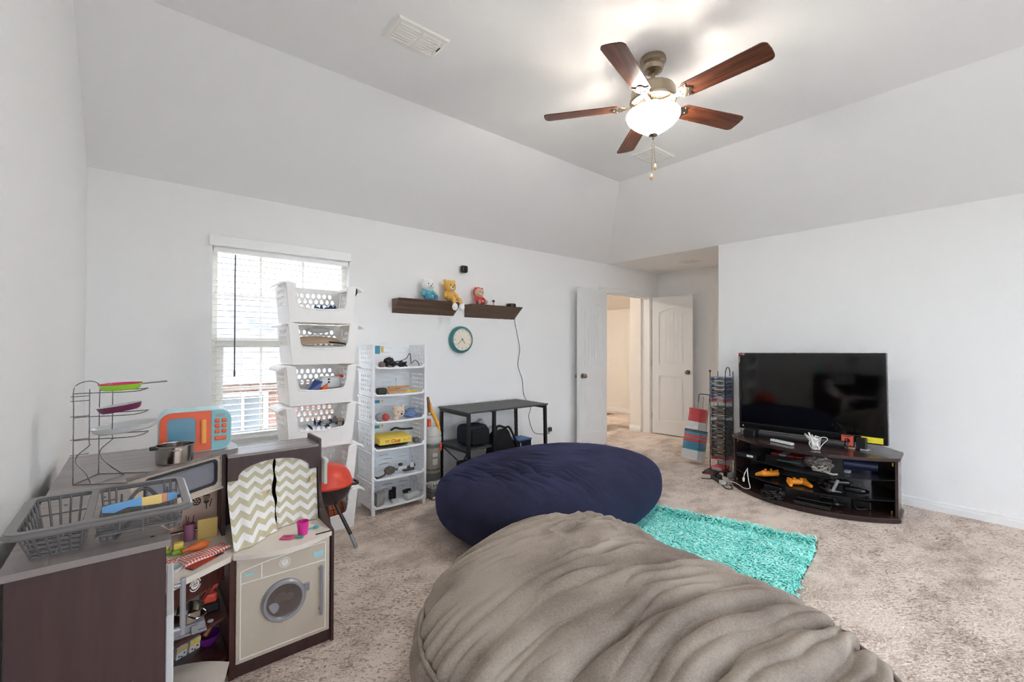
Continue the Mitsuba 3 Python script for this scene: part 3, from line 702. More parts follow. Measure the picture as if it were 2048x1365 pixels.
# toy microwave
TEAL = mat('toy_teal', (0.50, 0.70, 0.72), 0.35)
ORANGE = mat('toy_orange', (0.87, 0.36, 0.20), 0.35)
AMBER = mat('toy_amber', (0.93, 0.62, 0.30), 0.35)
mw = thing('toy_microwave', 'orange and teal toy microwave standing on the grey kitchen top', 'toy microwave')
MF = frame((.062, 2.325, .861), (1, -.03, 0), (.03, 1, 0))
part(mw, 'body', xf(xz(rrect(0, .258, 0, .178, .045), .006, .150), MF), mat('toy_teal_light', (0.66, 0.80, 0.82), .35), 20)
door = Polygon(rrect(.006, .30, .004, .174, .042)).intersection(sbox(0, 0, .182, .2))
dk = part(mw, 'door', xf(cut(xz(door, 0, .010), xz(rrect(.032, .128, .028, .150, .018), -.1, .1)), MF), ORANGE, 20)
part(dk, 'window', xf(xz(rrect(.030, .130, .026, .152, .018), .003, .007), MF), mat('toy_window', (.36, .55, .64), .15, clearcoat=.8), 20)
part(dk, 'handle', xf(rbox((.156, -.008, .088), (.020, .016, .104), .0065, 6), MF), AMBER, 40)
pn = part(mw, 'control_panel', xf(xz(Polygon(rrect(-.1, .254, .004, .174, .042)).intersection(sbox(.184, 0, .3, .2)), 0, .010), MF), TEAL, 20)
part(pn, 'display', xf(xz(rrect(.200, .232, .146, .158, .003), -.002, .002), MF), mat('toy_display', (.55, .60, .58), .3), False)
for zz in (.128, .105, .082):
    for xx in (.205, .230): part(pn, 'button', xf(rbox((xx, -.001, zz), (.019, .010, .017), .0045, 6), MF), ORANGE, 40)
part(pn, 'start_button', xf(rbox((.217, -.001, .052), (.044, .010, .018), .0045, 6), MF), ORANGE, 40)

pot = thing('toy_pot', 'small stainless steel pot in front of the toy microwave', 'pot')
PC = (.113, 2.185, .861)
SSTEEL = mat('stainless', (0.74, 0.72, 0.70), 0.16, 1.0)
part(pot, 'vessel', lathe([(0, 0), (.054, 0), (.058, .003), (.060, .008), (.061, .066), (.063, .0685), (.0615, .070), (.0595, .067), (.0585, .010), (.056, .005), (0, .004)], PC, 40), SSTEEL, 35)
part(pot, 'grip', rbox((PC[0] - .066, PC[1] - .010, PC[2] + .064), (.026, .030, .012), .005, 6), BLACKP, 40)
part(pot, 'handle', tube([(PC[0] - .02, PC[1] - .058, PC[2] + .055), (PC[0] - .01, PC[1] - .066, PC[2] + .056), (PC[0] + .010, PC[1] - .066, PC[2] + .056), (PC[0] + .022, PC[1] - .057, PC[2] + .055)], .0022, 6), SSTEEL, 40)

# dish rack
DRK = mat('dish_rack_grey', (0.40, 0.39, 0.39), 0.25)
dk = thing('dish_rack', 'grey plastic toy dish rack standing on the near end of the kitchen', 'dish rack')
RX0, RX1, RY0, RY1, RZ = -.203, .100, 1.312, 1.606, .937
def rimloop(x0, x1, y0, y1, z, r=.018):
    p = np.array(rrect(x0, x1, y0, y1, r, 5).exterior.coords)[:-1]
    return np.c_[p, np.full(len(p), z)]
part(dk, 'rim', cat(*[mv(prism(rrect(RX0, RX1, RY0, RY1, .024, 6).difference(rrect(RX0 + .016, -.088, RY0 + .016, RY1 - .016, .014)).difference(rrect(-.074, RX1 - .014, RY0 + .016, RY1 - .016, .014)), -.004, .004), 0, 0, RZ)], tube(rimloop(RX0, RX1, RY0, RY1, RZ - .004, .024), .006, 8, 1, True)), DRK, 40)
FZ = .8645
def lerp(a, b, t): return tuple(np.array(a) * (1 - t) + np.array(b) * t)
# left basket: flared walls of bars, bar floor
tb = [(RX0 + .016, RY0 + .016), (-.088, RY0 + .016), (-.088, RY1 - .016), (RX0 + .016, RY1 - .016)]
bb = [(-.172, 1.385), (-.096, 1.385), (-.096, 1.555), (-.172, 1.555)]
bars = []
for e in range(4):
    t0, t1, b0, b1 = tb[e], tb[(e + 1) % 4], bb[e], bb[(e + 1) % 4]
    n = 5 if e % 2 == 0 else 7
    for q in range(n + 1):
        s = q / n
        bars.append(tube([(*lerp(t0, t1, s), RZ), (*lerp(b0, b1, s), FZ)], .0024, 6, 1))
    for lv in (.25, .45, .65, .85) if e == 0 else (.5,):
        bars.append(tube([(*lerp(t0, b0, lv), RZ + (FZ - RZ) * lv), (*lerp(t1, b1, lv), RZ + (FZ - RZ) * lv)], .0018, 6, 1))
part(dk, 'cutlery_basket', cat(bars), DRK, 40)
part(dk, 'basket_floor', cat(*[tube([(-.172, 1.385 + q * .017, FZ), (-.096, 1.385 + q * .017, FZ)], .0022, 6, 1) for q in range(11)], *[tube([(x, 1.385, FZ), (x, 1.555, FZ)], .0026, 6, 1) for x in (-.172, -.134, -.096)]), DRK, 40)
# right plate tray: floor of thin slats at mid height on four corner feet, arched near side
PZ = .895
part(dk, 'plate_floor', cat(*[tube([(-.070, RY0 + .03 + q * .0155, PZ + .001), (RX1 - .018, RY0 + .03 + q * .0155, PZ + .001)], .0022, 6, 1) for q in range(16)], *[tube([(x, RY0 + .022, PZ), (x, RY1 - .022, PZ)], .0026, 6, 1) for x in (-.066, .012, RX1 - .022)]), DRK, 40)
for x in (-.03, .02, .065):
    for y in np.linspace(RY0 + .05, RY1 - .04, 5): part(dk, 'plate_post', cyl((x, y, PZ), (x, y, PZ + .030), .0026, n=6), DRK, 40)
for x0, x1 in ((-.070, -.062), (.058, .062)):
    for y0, y1 in ((RY0 + .016, 1.40), (RY1 - .016, 1.55)):
        leg = []
        for o in (0, .014, .028): leg.append(tube([(x0 + o, y0, RZ), (x1 + o * .8, y1, FZ)], .0024, 6, 1))
        for lv in (.35, .5, .65, .8, .98): leg.append(tube([(x0 + (x1 - x0) * lv, y0 + (y1 - y0) * lv, RZ + (FZ - RZ) * lv), (x0 + .028 + (x1 - .006 - x0) * lv, y0 + (y1 - y0) * lv, RZ + (FZ - RZ) * lv)], .0019, 6, 1))
        part(dk, 'corner_foot', cat(leg), DRK, 40)
for y0, y1 in ((RY0 + .016, 1.40), (RY1 - .016, 1.55)):
    pts = []
    for q in range(9):
        s = q / 8; z = FZ + (RZ - .012 - FZ) * math.sin(math.pi * s); t = (RZ - z) / (RZ - FZ)
        pts.append((-.036 + .100 * s, y0 + (y1 - y0) * t, z))
    part(dk, 'arch', cat(tube(pts, .0034, 8, 3), tube([(p[0], p[1], p[2] + .007) for p in pts], .0022, 8, 3)), DRK, 40)
kn = thing('toy_knife', 'blue toy knife with a yellow and red blade lying in the grey dish rack', 'toy knife')
KF = frame((-.062, 1.452, .9235), (1, .05, .03), (0, .35, 1))
part(kn, 'handle', xf(prism(Polygon([(0, -.006), (.02, -.011), (.045, -.004), (.07, -.008), (.07, .010), (.04, .007), (.015, .006), (0, .004)]).buffer(.002), -.004, .004), KF), mat('toy_blue', (.38, .62, .82), .35), 25)
part(kn, 'blade', xf(prism([(.071, -.010), (.105, -.013), (.112, -.012), (.112, .010), (.071, .010)], -.003, .003), KF), mat('toy_yellow', (.93, .80, .45), .35), 25)
part(kn, 'blade_band', xf(prism([(.1125, -.012), (.122, -.012), (.122, .010), (.1125, .010)], -.003, .003), KF), mat('toy_salmon', (.88, .55, .40), .35), 25)
part(kn, 'tip', xf(prism([(.1225, -.012), (.142, -.008), (.144, .006), (.1225, .010)], -.003, .003), KF), 'mat_toy_blue', 25)

# ------------------------------------------------------------------ food and utensils on the corner counter and shelves
CZ = .491
MAUVE = mat('mauve_plastic', (0.60, 0.38, 0.48), 0.4)
cu = thing('utensil_cup', 'mauve cup holding utensils beside the yellow cutting board', 'cup')
part(cu, 'cup', lathe([(0, 0), (.019, 0), (.020, .003), (.021, .070), (.0195, .070), (.018, .006), (0, .005)], (.172, 2.335, CZ), 28), MAUVE, 35)
for q, (ox, oy, tx, ty, h) in enumerate(((.0, .0, -.012, .0, .105), (.006, .006, .016, .004, .10), (-.006, .004, -.002, .012, .095))):
    part(cu, 'utensil', tube([(.172 + ox, 2.335 + oy, CZ + .008), (.172 + tx, 2.335 + ty, CZ + h)], .002, 6, 1), mat('mauve_dark', (.42, .26, .30), .4) if q == 0 else 'mat_mauve_dark', 40)
solo('toy_cutting_board', xf(box(0, .072, 0, .006, 0, .088, .002), frame((.197, 2.305, CZ + .0005), (1, 0, 0), (0, .97, .12))), mat('board_yellow', (.80, .68, .40), .5), 'yellow toy cutting board standing upright on the kitchen counter', 'cutting board', smooth=False)
cr = thing('toy_carrot', 'orange toy carrot lying on the red gingham mitt', 'toy food')
part(cr, 'root', tube([(.135, 2.165, CZ + .022), (.165, 2.175, CZ + .022), (.20, 2.185, CZ + .022), (.232, 2.20, CZ + .022)], [.006, .008, .014, .019, .015, .003], 14, 5), mat('carrot', (.80, .40, .18), .45), True)
YEL = mat('toy_butter', (.90, .80, .36), .45); LIMEG = mat('toy_leaf', (.58, .74, .26), .5)
for q, (x, y) in enumerate(((.082, 2.24), (.128, 2.215))):
    k = thing('toy_corn', ['yellow toy food block with green base at the far end of the counter', 'yellow toy food block with green base beside the orange carrot'][q], 'toy food')
    part(k, 'top', rbox((x, y, CZ + .030), (.034, .030, .026), .006, 6), YEL, 40)
    part(k, 'leaf', cat(rbox((x, y, CZ + .009), (.044, .040, .016), .006, 6)), LIMEG, 40)
def _ging(p, n, uv):
    a = dr.select((uv.x / .011 - dr.floor(uv.x / .011)) > .5, 1.0, 0.0); b = dr.select((uv.y / .011 - dr.floor(uv.y / .011)) > .5, 1.0, 0.0)
    return mix(lin((.93, .86, .82)), lin((.78, .20, .16)), (a + b) * .5)
GING = diffuse('gingham', tex=proc(_ging))
def cloth_pad(c, L, W, ang, th, seed, z):
    a, b = 26, 16
    P = np.zeros((a, b, 3)); UV = np.zeros((a, b, 2))
    for i in range(a):
        for j in range(b):
            s, t = i / (a - 1) - .5, j / (b - 1) - .5
            w = W * (1 - .25 * max(0, s) * 2)
            lx, ly = s * L, t * w
            r = 1 - max(abs(s), abs(t)) * 2
            P[i, j] = (c[0] + lx * math.cos(ang) - ly * math.sin(ang), c[1] + lx * math.sin(ang) + ly * math.cos(ang), z + th * min(1, r * 4) ** .5 + .003 * math.sin(9 * s + seed) * math.sin(7 * t + 1))
            UV[i, j] = (lx, ly)
    m = sheet(P, .002)
    return m, np.vstack([UV.reshape(-1, 2)] * 2)
m, uv = cloth_pad((.205, 2.128), .19, .085, .42, .010, .5, CZ + .004)
mt = thing('oven_mitt', 'red and white gingham toy oven mitt lying along the edge of the white counter', 'oven mitt')
part(mt, 'palm', m, GING, True, uv=uv)
m, uv = cloth_pad((.098, 2.115), .075, .06, 1.2, .009, 2.0, CZ + .004)
part(mt, 'thumb', m, GING, True, uv=uv)
part(mt, 'lining', xf(box(-.05, .05, -.018, .018, 0, .004, .001), frame((.190, 2.060, CZ), (.8, .6, 0), (-.6, .8, 0))), mat('mitt_red', (.66, .22, .14), .8), False)
st = thing('toy_stove_plate', 'dark grey hob plate set into the white corner counter', 'toy stove')
part(st, 'plate', xf(box(-.08, .06, -.012, .012, 0, .003, .001), frame((.215, 2.072, CZ), (.78, .62, 0), (-.62, .78, 0))), DGREY, False)
bw = thing('toy_bowl', 'white toy bowl at the edge of the corner counter behind the fridge handle', 'bowl')
part(bw, 'bowl', lathe([(0, 0), (.018, 0), (.030, .012), (.036, .024), (.0345, .024), (.028, .013), (.016, .003), (0, .003)], (.098, 2.035, CZ), 24), PLATEW, 40)

RED = mat('toy_red', (.80, .27, .18), .4)
rt = thing('toy_drill', 'red and orange toy in the dark upper shelf of the corner unit', 'toy')
part(rt, 'body', rbox((.225, 2.17, .305), (.06, .05, .04), .012, 6), RED, 40)
part(rt, 'arm', rot(rbox((.20, 2.15, .335), (.018, .02, .07), .007, 6), 35, [0, 1, 0], (.20, 2.15, .31)), mat('toy_dark_red', (.45, .12, .09), .4), 40)
part(rt, 'wing', rot(rbox((.235, 2.15, .345), (.05, .015, .02), .006, 6), -25, [0, 1, 0], (.23, 2.15, .34)), RED, 40)
part(rt, 'foot', box(.195, .26, 2.14, 2.20, .2525, .287, .004), BLACKP, False)
pp = thing('toy_saucepan', 'silver toy saucepan on the upper shelf of the corner unit', 'toy pan')
part(pp, 'vessel', lathe([(0, 0), (.046, 0), (.050, .004), (.051, .040), (.053, .041), (.050, .041), (.048, .005), (0, .004)], (.150, 2.075, .290), 30), SSTEEL, 35)
part(pp, 'handle', tube([(.150, 2.024, .322), (.172, 2.000, .318), (.205, 2.028, .316), (.196, 2.055, .322)], .003, 6), SSTEEL, 40)
tx = thing('toy_tray', 'grey toy tray with clips under the saucepan', 'tray')
part(tx, 'tray', cat(box(.085, .205, 2.015, 2.13, .2525, .262, .003), *[box(x, x + .022, 2.010, 2.016, .256, .286, .003) for x in (.10, .155)], box(.09, .20, 2.02, 2.125, .262, .289, .004)), SILVP, False)
solo('toy_token', cyl((.222, 2.075, .2525), (.222, 2.075, .2555), .010, n=18), PLATEW, 'small white disc on the edge of the upper shelf', 'toy')
wb = thing('white_board', 'curled white cardboard sheet sliding out of the lowest kitchen shelf', 'cardboard sheet')
P = np.array([[(.115 + .165 * s - .07 * t * (1 - .2 * s), 2.135 - .105 * s - .20 * t, .094 + .010 * math.sin(3 * s) + .012 * t * (1 - s)) for s in np.linspace(0, 1, 9)] for t in np.linspace(0, 1, 9)])
part(wb, 'sheet', sheet(P, .0015), WHITEC, True)
for q, (x, y, lab) in enumerate(((.135, 2.165, 'white spotted cardboard food box at the back of the lowest shelf'), (.178, 2.185, 'yellow topped spotted food box at the back of the lowest shelf'))):
    k = thing('toy_food_box', lab, 'toy food')
    part(k, 'box', xf(box(-.02, .02, -.008, .008, 0, .050, .001), frame((x, y, .105), (.9, .43, 0), (-.43, .9, .15))), PLATEW if q == 0 else WHITEC, False)
    part(k, 'top', xf(box(-.019, .019, -.0095, -.0083, .028, .048), frame((x, y, .105), (.9, .43, 0), (-.43, .9, .15))), mat('box_tan', (.78, .66, .45), .6) if q == 0 else YEL, False)
    part(k, 'spot', cat(*[xf(cyl((a, -.0098, c_), (a, -.0085, c_), .0035, n=8), frame((x, y, .105), (.9, .43, 0), (-.43, .9, .15))) for a, c_ in ((-.01, .012), (.008, .018), (.0, .006))]), PRD, False)
solo('toy_sausage', tube([(.215, 2.20, .135), (.23, 2.21, .150), (.245, 2.225, .168)], .009, 10, 4), mat('sausage', (.70, .45, .30), .5), 'tan toy sausage leaning in the lowest shelf', 'toy food', smooth=True)
pb = thing('purple_bowl', 'purple plastic bowl at the back of the lowest shelf', 'bowl')
part(pb, 'bowl', lathe([(0, 0), (.022, 0), (.038, .018), (.046, .042), (.044, .042), (.036, .019), (.02, .004), (0, .004)], (.228, 2.215, .0915), 28), mat('purple', (.40, .13, .46), .35), 40)

# ------------------------------------------------------------------ things on the washer counter
WZc = .492
MAG = mat('magenta', (.82, .18, .56), .35)
cp = thing('pink_cup', 'magenta toy cup standing on the washer counter', 'cup')
part(cp, 'cup', lathe([(0, 0), (.019, 0), (.0245, .056), (.0255, .057), (.0235, .057), (.018, .004), (0, .004)], (.558, 2.090, WZc), 28), MAG, 35)
sp_ = thing('toy_spatula', 'pink slotted toy spatula with a green handle end on the washer counter', 'toy spatula')
bl = Polygon([(-.028, -.016), (.014, -.020), (.028, -.006), (.028, .006), (.014, .018), (-.026, .016)]).buffer(.003)
for q in (-.009, 0, .009): bl = bl.difference(sbox(-.020, q - .0018, .012, q + .0018))
SF = frame((.500, 2.088, WZc + .001), (.8, -.6, 0), (.6, .8, 0))
part(sp_, 'blade', xf(prism(bl, 0, .004), SF), mat('pink_spatula', (.78, .26, .46), .4), 25)
part(sp_, 'handle', xf(rbox((.046, 0, .004), (.036, .018, .008), .0035, 6), SF), mat('toy_green', (.28, .56, .45), .4), 40)
ts = thing('toy_spoon', 'small teal toy spoon lying behind the pink cup', 'toy spoon')
part(ts, 'bowl', ball((.622, 2.120, WZc + .006), .013, 2, (1, .8, .42)), mat('toy_teal_spoon', (.25, .58, .64), .4), True)
part(ts, 'handle', tube([(.585, 2.122, WZc + .004), (.612, 2.120, WZc + .005)], .003, 8, 1), 'mat_toy_teal_spoon', 40)

# ================================================================== toy phone on the kitchen side, toy grill
ph = part(K, 'phone', rbox((.6885, 2.235, .715), (.016, .075, .115), .006, 6), mat('phone_grey', (.72, .71, .69), .45), 40, 'pale grey toy phone fixed to the side')
part(ph, 'cradle', rbox((.694, 2.235, .765), (.020, .060, .022), .006, 6), PLATEW, 40)

GR = thing('toy_grill', 'toy kettle grill with a red lid between the play kitchen and the tall basket stack', 'toy grill')
GX, GY = .965, 3.05
GRILLB = mat('grill_dark', (.16, .13, .135), .35)
GRED = mat('grill_red', (.84, .27, .19), .35)
part(GR, 'bowl', lathe([(0, .262), (.05, .268), (.095, .290), (.130, .330), (.150, .375), (.156, .402), (.150, .402), (.12, .34), (.05, .285), (0, .28)], (GX, GY, 0), 40), GRILLB, 35)
ld = part(GR, 'lid', lathe([(.160, .400), (.162, .412), (.154, .425), (.142, .462), (.120, .498), (.085, .522), (.045, .534), (0, .537)], (GX, GY, 0), 40), GRED, 35, 'red domed lid')
part(ld, 'lid_handle', cat(cyl((GX - .03, GY, .530), (GX - .03, GY, .565), .011, .009, n=14), tube([(GX - .03, GY, .562), (GX - .05, GY, .572), (GX - .075, GY, .566)], .008, 8)), BLACKP, 40)
part(GR, 'side_handle', tube([(GX + .120, GY - .085, .398), (GX + .165, GY - .085, .394), (GX + .185, GY - .03, .392), (GX + .165, GY + .03, .394), (GX + .14, GY + .045, .398)], .009, 8), BLACKP, 40)
for i, (a, b_, c_) in enumerate((((GX + .03, GY - .05, .29), (1.072, 2.918, .085), (1.098, 2.888, .004)), ((GX + .01, GY + .07, .29), (1.02, 3.185, .085), (1.028, 3.205, .03)), ((GX - .06, GY - .02, .29), (.800, 2.985, .085), (.785, 2.975, .004)))):
    lg_ = part(GR, 'leg', cyl(a, b_, .0115, n=14), GRILLB, 40)
    part(lg_, 'leg_tip', cyl(b_, c_, .0125, n=14), SILVP if i != 1 else GRILLB, 40)
part(GR, 'wheel', cat(cyl((1.012, 3.202, .032), (1.032, 3.194, .032), .032, n=24)), BLACKP, 30)

# ================================================================== stacked white baskets before the window
BASK = mat('basket_white', (.945, .935, .92), .38)
CRATE = mat('crate_white', (.90, .91, .92), .38)
NAVY = mat('navy_plastic', (.10, .15, .27), .4)
def panel(pg, holes, th, o, ex, ez):
    """Planar wall: polygon in local (x, z), extruded along the outward normal."""
    for h_ in holes: pg = pg.difference(h_)
    m = prism(pg, 0, th)
    return xf(m, frame(o, ex, ez))
def oval(x, z, a, b): return affinity.scale(Point(x, z).buffer(1, quad_segs=5), a, b)
BX0, BX1, BY0, BY1 = .760, 1.228, 3.245, 3.555
def make_basket(zr, zb, shift, label):
    k = thing('stacking_basket', label, 'basket', None)
    H = zr - zb
    ins = .026
    parts_ = []
    s = shift
    x0, x1 = BX0 + s, BX1 + s
    # front with a deep rounded scoop
    W = x1 - x0
    fr = Polygon([(0, H), (W, H), (W - ins, 0), (ins, 0)])
    sc = Polygon([(.052, H + .02), (W - .052, H + .02), (W - .072, H - .136), (W - .083, H - .153), (W - .105, H - .161), (.105, H - .161), (.083, H - .153), (.072, H - .136)])
    bowed = Polygon([(.10 + q * (W - .2) / 12, H - .160 - .010 * math.sin(math.pi * q / 12)) for q in range(13)] + [(W - .1, H), (.1, H)])
    frp = fr.difference(sc).difference(bowed)
    parts_.append(panel(frp, [], .005, (x0, BY0, zb), (1, 0, 0), (0, -.03, 1)))
    bk = [oval(W / 2 + (q - 4) * .040 + (.010 if r % 2 else -.010), H - .046 - r * .041, .0125, .0165) for r in range(3) for q in range(9)]
    parts_.append(panel(fr.union(Polygon([(.01, H), (W - .01, H), (W - .02, H + .010), (.02, H + .010)])), bk, .004, (x0, BY1, zb), (1, 0, 0), (0, .03, 1)))
    D = BY1 - BY0
    sd = Polygon([(0, H), (D, H), (D - .01, 0), (.01, 0)])
    sh = [oval(D / 2 + (q - 3) * .034 + (.008 if r % 2 else -.008), H - .050 - r * .041, .010, .0150) for r in range(3) for q in range(7)]
    parts_.append(panel(sd, [h_ for h_ in sh if h_.centroid.x > .075], .004, (x0 + ins, BY0, zb), (0, 1, 0), (-ins, 0, H)))
    parts_.append(panel(sd, [h_ for h_ in sh if h_.centroid.x > .075], .004, (x1 - ins, BY0, zb), (0, 1, 0), (ins, 0, H)))
    parts_.append(box(x0 + ins, x1 - ins, BY0 + .004, BY1 - .004, zb, zb + .005))
    e = [p for p in sc.union(bowed).intersection(sbox(0, H - .2, W, H)).exterior.coords]
    run = [(.053, H + .004), (.058, H - .03), (.068, H - .11), (.080, H - .148), (.105, H - .161), (W / 2, H - .170), (W - .105, H - .161), (W - .080, H - .148), (W - .068, H - .11), (W - .058, H - .03), (W - .053, H + .004)]
    parts_.append(tube([(x0 + a, BY0 - .004, zb + b_) for a, b_ in run], .0075, 8, 4))
    for xx, sg in ((x0, 1), (x1, -1)):   # rounded front corners
        parts_.append(hull([(xx + sg * (ins + d), BY0 + dy_, zb) for d, dy_ in ((0, .004), (.03, -.004), (.03, .004), (0, .03))] + [(xx + sg * d, BY0 + dy_, zr) for d, dy_ in ((0, .004), (.045, -.004), (.045, .004), (0, .03))]))
    part(k, 'tub', cat(parts_), BASK, 25)
    for sg, xx in ((-1, x0), (1, x1)):
        prof = [(-.045 * sg * -1 * -1, .004)]
        pts = [(.050, -.004), (.036, .006), (.012, .009), (-.015, .007), (-.038, .000), (-.052, -.014), (-.052, -.022), (-.036, -.009), (-.014, .000), (0, .004), (0, -.012), (.050, -.020)]
        pg = Polygon([(xx - sg * a, zr + b_) for a, b_ in pts])
        m = xz(pg.buffer(.002), BY0 - .004, BY0 + .235)
        part(k, 'handle', m, BASK, 35)
    return k
zrs = [1.735, 1.462, 1.170, .893, .588, .268]
names = ['topmost white basket of the tall stack before the window, holding blue cloth', 'second white basket from the top, holding a folded paper and clear plastic', 'third white basket from the top, holding a white toy with blue and orange parts',
         'fourth white basket from the top, holding navy star shaped toys', 'fifth white basket from the top, half hidden behind the red toy grill', 'lowest white basket of the tall stack, with an orange ball in it']
shifts = [-.010, .006, -.006, -.006, .004, .010]
for zr, zb, s, nm in zip(zrs, [1.474, 1.186, .908, .606, .286, .002], shifts, names):
    make_basket(zr, zb, s, nm)
hk = solo('hook', tube([(1.222, 3.265, 1.740), (1.231, 3.258, 1.715), (1.222, 3.256, 1.690), (1.198, 3.255, 1.660)], .007, 8), NAVY, 'dark blue hook hanging on the right handle of the topmost basket', 'hook', smooth=True)

BLUEC = mat('blue_cloth', (.20, .33, .47), .9); PALEB = mat('pale_blue', (.75, .82, .90), .6)
def rumple(x0, x1, y0, y1, z, h_, seed, n=26, f=9.0):
    P = np.zeros((n, n, 3))
    for i in range(n):
        for j in range(n):
            s, t = i / (n - 1), j / (n - 1)
            P[i, j] = (x0 + (x1 - x0) * s, y0 + (y1 - y0) * t, 0)
    nz = meshkit.fbm(P.reshape(-1, 3) * f * 3 + seed, 3, seed).reshape(n, n)
    e = np.minimum.outer(np.minimum(np.linspace(0, 1, n), np.linspace(1, 0, n)) * 5, np.full(n, 9)).clip(0, 1)
    e = np.minimum(e, e.T) ** .6
    P[..., 2] = z + h_ * e * (.45 + .9 * (nz - .35))
    return sheet(P, .002)
solo('blue_cloth', rumple(.90, 1.17, 3.27, 3.50, 1.482, .15, 3), BLUEC, 'crumpled blue cloth in the topmost basket', 'cloth', smooth=True)
solo('plastic_bag', rumple(.82, .890, 3.30, 3.50, 1.482, .13, 5), PALEB, 'pale crumpled plastic at the left of the topmost basket', 'plastic bag', smooth=True)
pa = thing('folded_paper', 'folded tan paper with dark print lying in the second basket', 'paper')
P = np.array([[(.865 + .29 * s, 3.262 + .22 * t, 1.318 + .012 * math.sin(3.2 * s) + .05 * t) for s in np.linspace(0, 1, 13)] for t in np.linspace(0, 1, 7)])
part(pa, 'sheet', sheet(P, .006), mat('paper_tan', (.78, .68, .58), .7), True)
part(pa, 'printed_edge', sheet(np.array([[(1.04 + .115 * s, 3.2595 + .02 * t, 1.3225 + .012 * math.sin(3.2 * (.6 + .4 * s)) + .006 * t) for s in np.linspace(0, 1, 9)] for t in np.linspace(0, 1, 3)]), .007), mat('print_dark', (.16, .17, .20), .6), True)
solo('paper_pile', box(.84, 1.15, 3.27, 3.52, 1.192, 1.312, .01), PLATEW, 'white bundle under the folded paper in the second basket', 'bundle', smooth=False)
solo('clear_plastic', lumpy((1.03, 3.48, 1.43), .045, .35, (1.7, .8, .55), 2.2, 4), PLATEW, 'white crumpled plastic wrap behind the folded paper', 'plastic bag', smooth=True)
rb = thing('toy_robot', 'white toy vehicle with blue and orange parts lying in the third basket', 'toy')
part(rb, 'body', rbox((1.07, 3.36, 1.048), (.16, .09, .09), .025, 8), PLATEW, 40)
part(rb, 'nose', hull([(.90, 3.30, .990), (.97, 3.29, .99), (1.005, 3.29, 1.06), (.96, 3.33, 1.075), (.92, 3.38, 1.00), (.99, 3.38, 1.02)]), mat('toy_royal', (.22, .30, .52), .4), False)
part(rb, 'wing', hull([(.975, 3.272, .99), (1.03, 3.272, 1.0), (1.045, 3.30, 1.05), (.985, 3.33, 1.0)]), ORANGE, False)
part(rb, 'tail', rbox((1.145, 3.37, 1.090), (.055, .05, .022), .008, 6), ORANGE, 40)
part(rb, 'window', cat(*[rbox((1.055, 3.318, z), (.016, .012, .012), .004, 5) for z in (1.073, 1.053)]), BLACKP, 40)
part(rb, 'base', box(.99, 1.07, 3.27, 3.33, .965, .990, .006), BLACKP, False)
solo('toy_pile', box(.83, 1.17, 3.28, 3.52, .914, .960, .015), PLATEW, 'white box under the toy vehicle in the third basket', 'box', smooth=False)
solo('toy_gear', lumpy((.862, 3.32, 1.000), .03, .3, (1.4, 1, .7), 3, 9), mat('grey_toy', (.70, .70, .72), .5), 'grey toy part left of the toy vehicle', 'toy', smooth=True)
STARM = mat('navy_star', (.09, .12, .24), .5)
def star(r=.034, th=.008):
    pts = [((r if q % 2 == 0 else r * .42) * math.cos(q * math.pi / 5), (r if q % 2 == 0 else r * .42) * math.sin(q * math.pi / 5)) for q in range(10)]
    v = np.array([(x, y, 0) for x, y in pts] + [(0, 0, th), (0, 0, -th)])
    f = [(q, (q + 1) % 10, 10) for q in range(10)] + [((q + 1) % 10, q, 11) for q in range(10)]
    return trimesh.Trimesh(v, f, process=False)
stp = mikit.ply(star(), STARM, smooth=False)
for q in range(7):
    solo('toy_star', stp, None, 'navy pointed star toy in the fourth basket, ' + ['first', 'second', 'third', 'fourth', 'fifth', 'sixth', 'last'][q] + ' from the left', 'toy', 'navy stars in the fourth basket', to_world=T().translate([.925 + .038 * q, 3.298 + .026 * (q % 3), .745 + .014 * ((q * 2) % 3)]).rotate([.3 * (q % 2), 1, .2], 50 + 37 * q))
for q in range(4):
    solo('toy_star', stp, None, 'navy star toy peeking out above the kitchen top, ' + ['first', 'second', 'third', 'last'][q] + ' from the left', 'toy', 'navy stars in the fifth basket', to_world=T().translate([.850 + .035 * q, 3.29, .560 + .006 * (q % 2)]).rotate([.3, 1, .2], 80 + 41 * q))
solo('toy_box', box(.84, 1.16, 3.28, 3.52, .612, .720, .015), PLATEW, 'white packing under the navy stars in the fourth basket', 'box', smooth=False)
solo('toy_cone', cyl((1.06, 3.33, .752), (1.115, 3.32, .785), .006, .026, n=20), mat('cone_grey', (.45, .44, .42), .5), 'grey cone toy among the navy stars', 'toy')
solo('toy_duck', lumpy((1.140, 3.34, .768), .024, .25, (1.3, 1, .7), 3, 12), mat('duck_tan', (.78, .68, .50), .5), 'tan lump of a toy beside the grey cone', 'toy', smooth=True)
ORB = mat('ball_orange', rough=.6, tex=speckle_tex('#9a4a1e', '#b4592a', 420.0, .2, .8, 6.0, .2))
bb_ = thing('ball', 'orange basketball in the lowest basket', 'ball')
part(bb_, 'skin', ball((1.092, 3.40, .110), .100, 4), ORB, True)
def ring(c, r, n_, w=.0025):
    n_ = np.array(n_, float); n_ /= np.linalg.norm(n_); u = np.cross(n_, [.3, .2, .9]); u /= np.linalg.norm(u); v = np.cross(n_, u)
    return tube([tuple(np.array(c) + r * (math.cos(a) * u + math.sin(a) * v)) for a in np.linspace(0, 2 * np.pi, 49)[:-1]], w, 5, 1, True)
for n_ in ((1, 0, .2), (0, .2, 1), (.7, .7, 0)): part(bb_, 'seam', ring((1.092, 3.40, .110), .0995, n_), BLACKP, 40)
yp_ = thing('plush', 'small yellow plush head left of the orange ball in the lowest basket', 'plush toy')
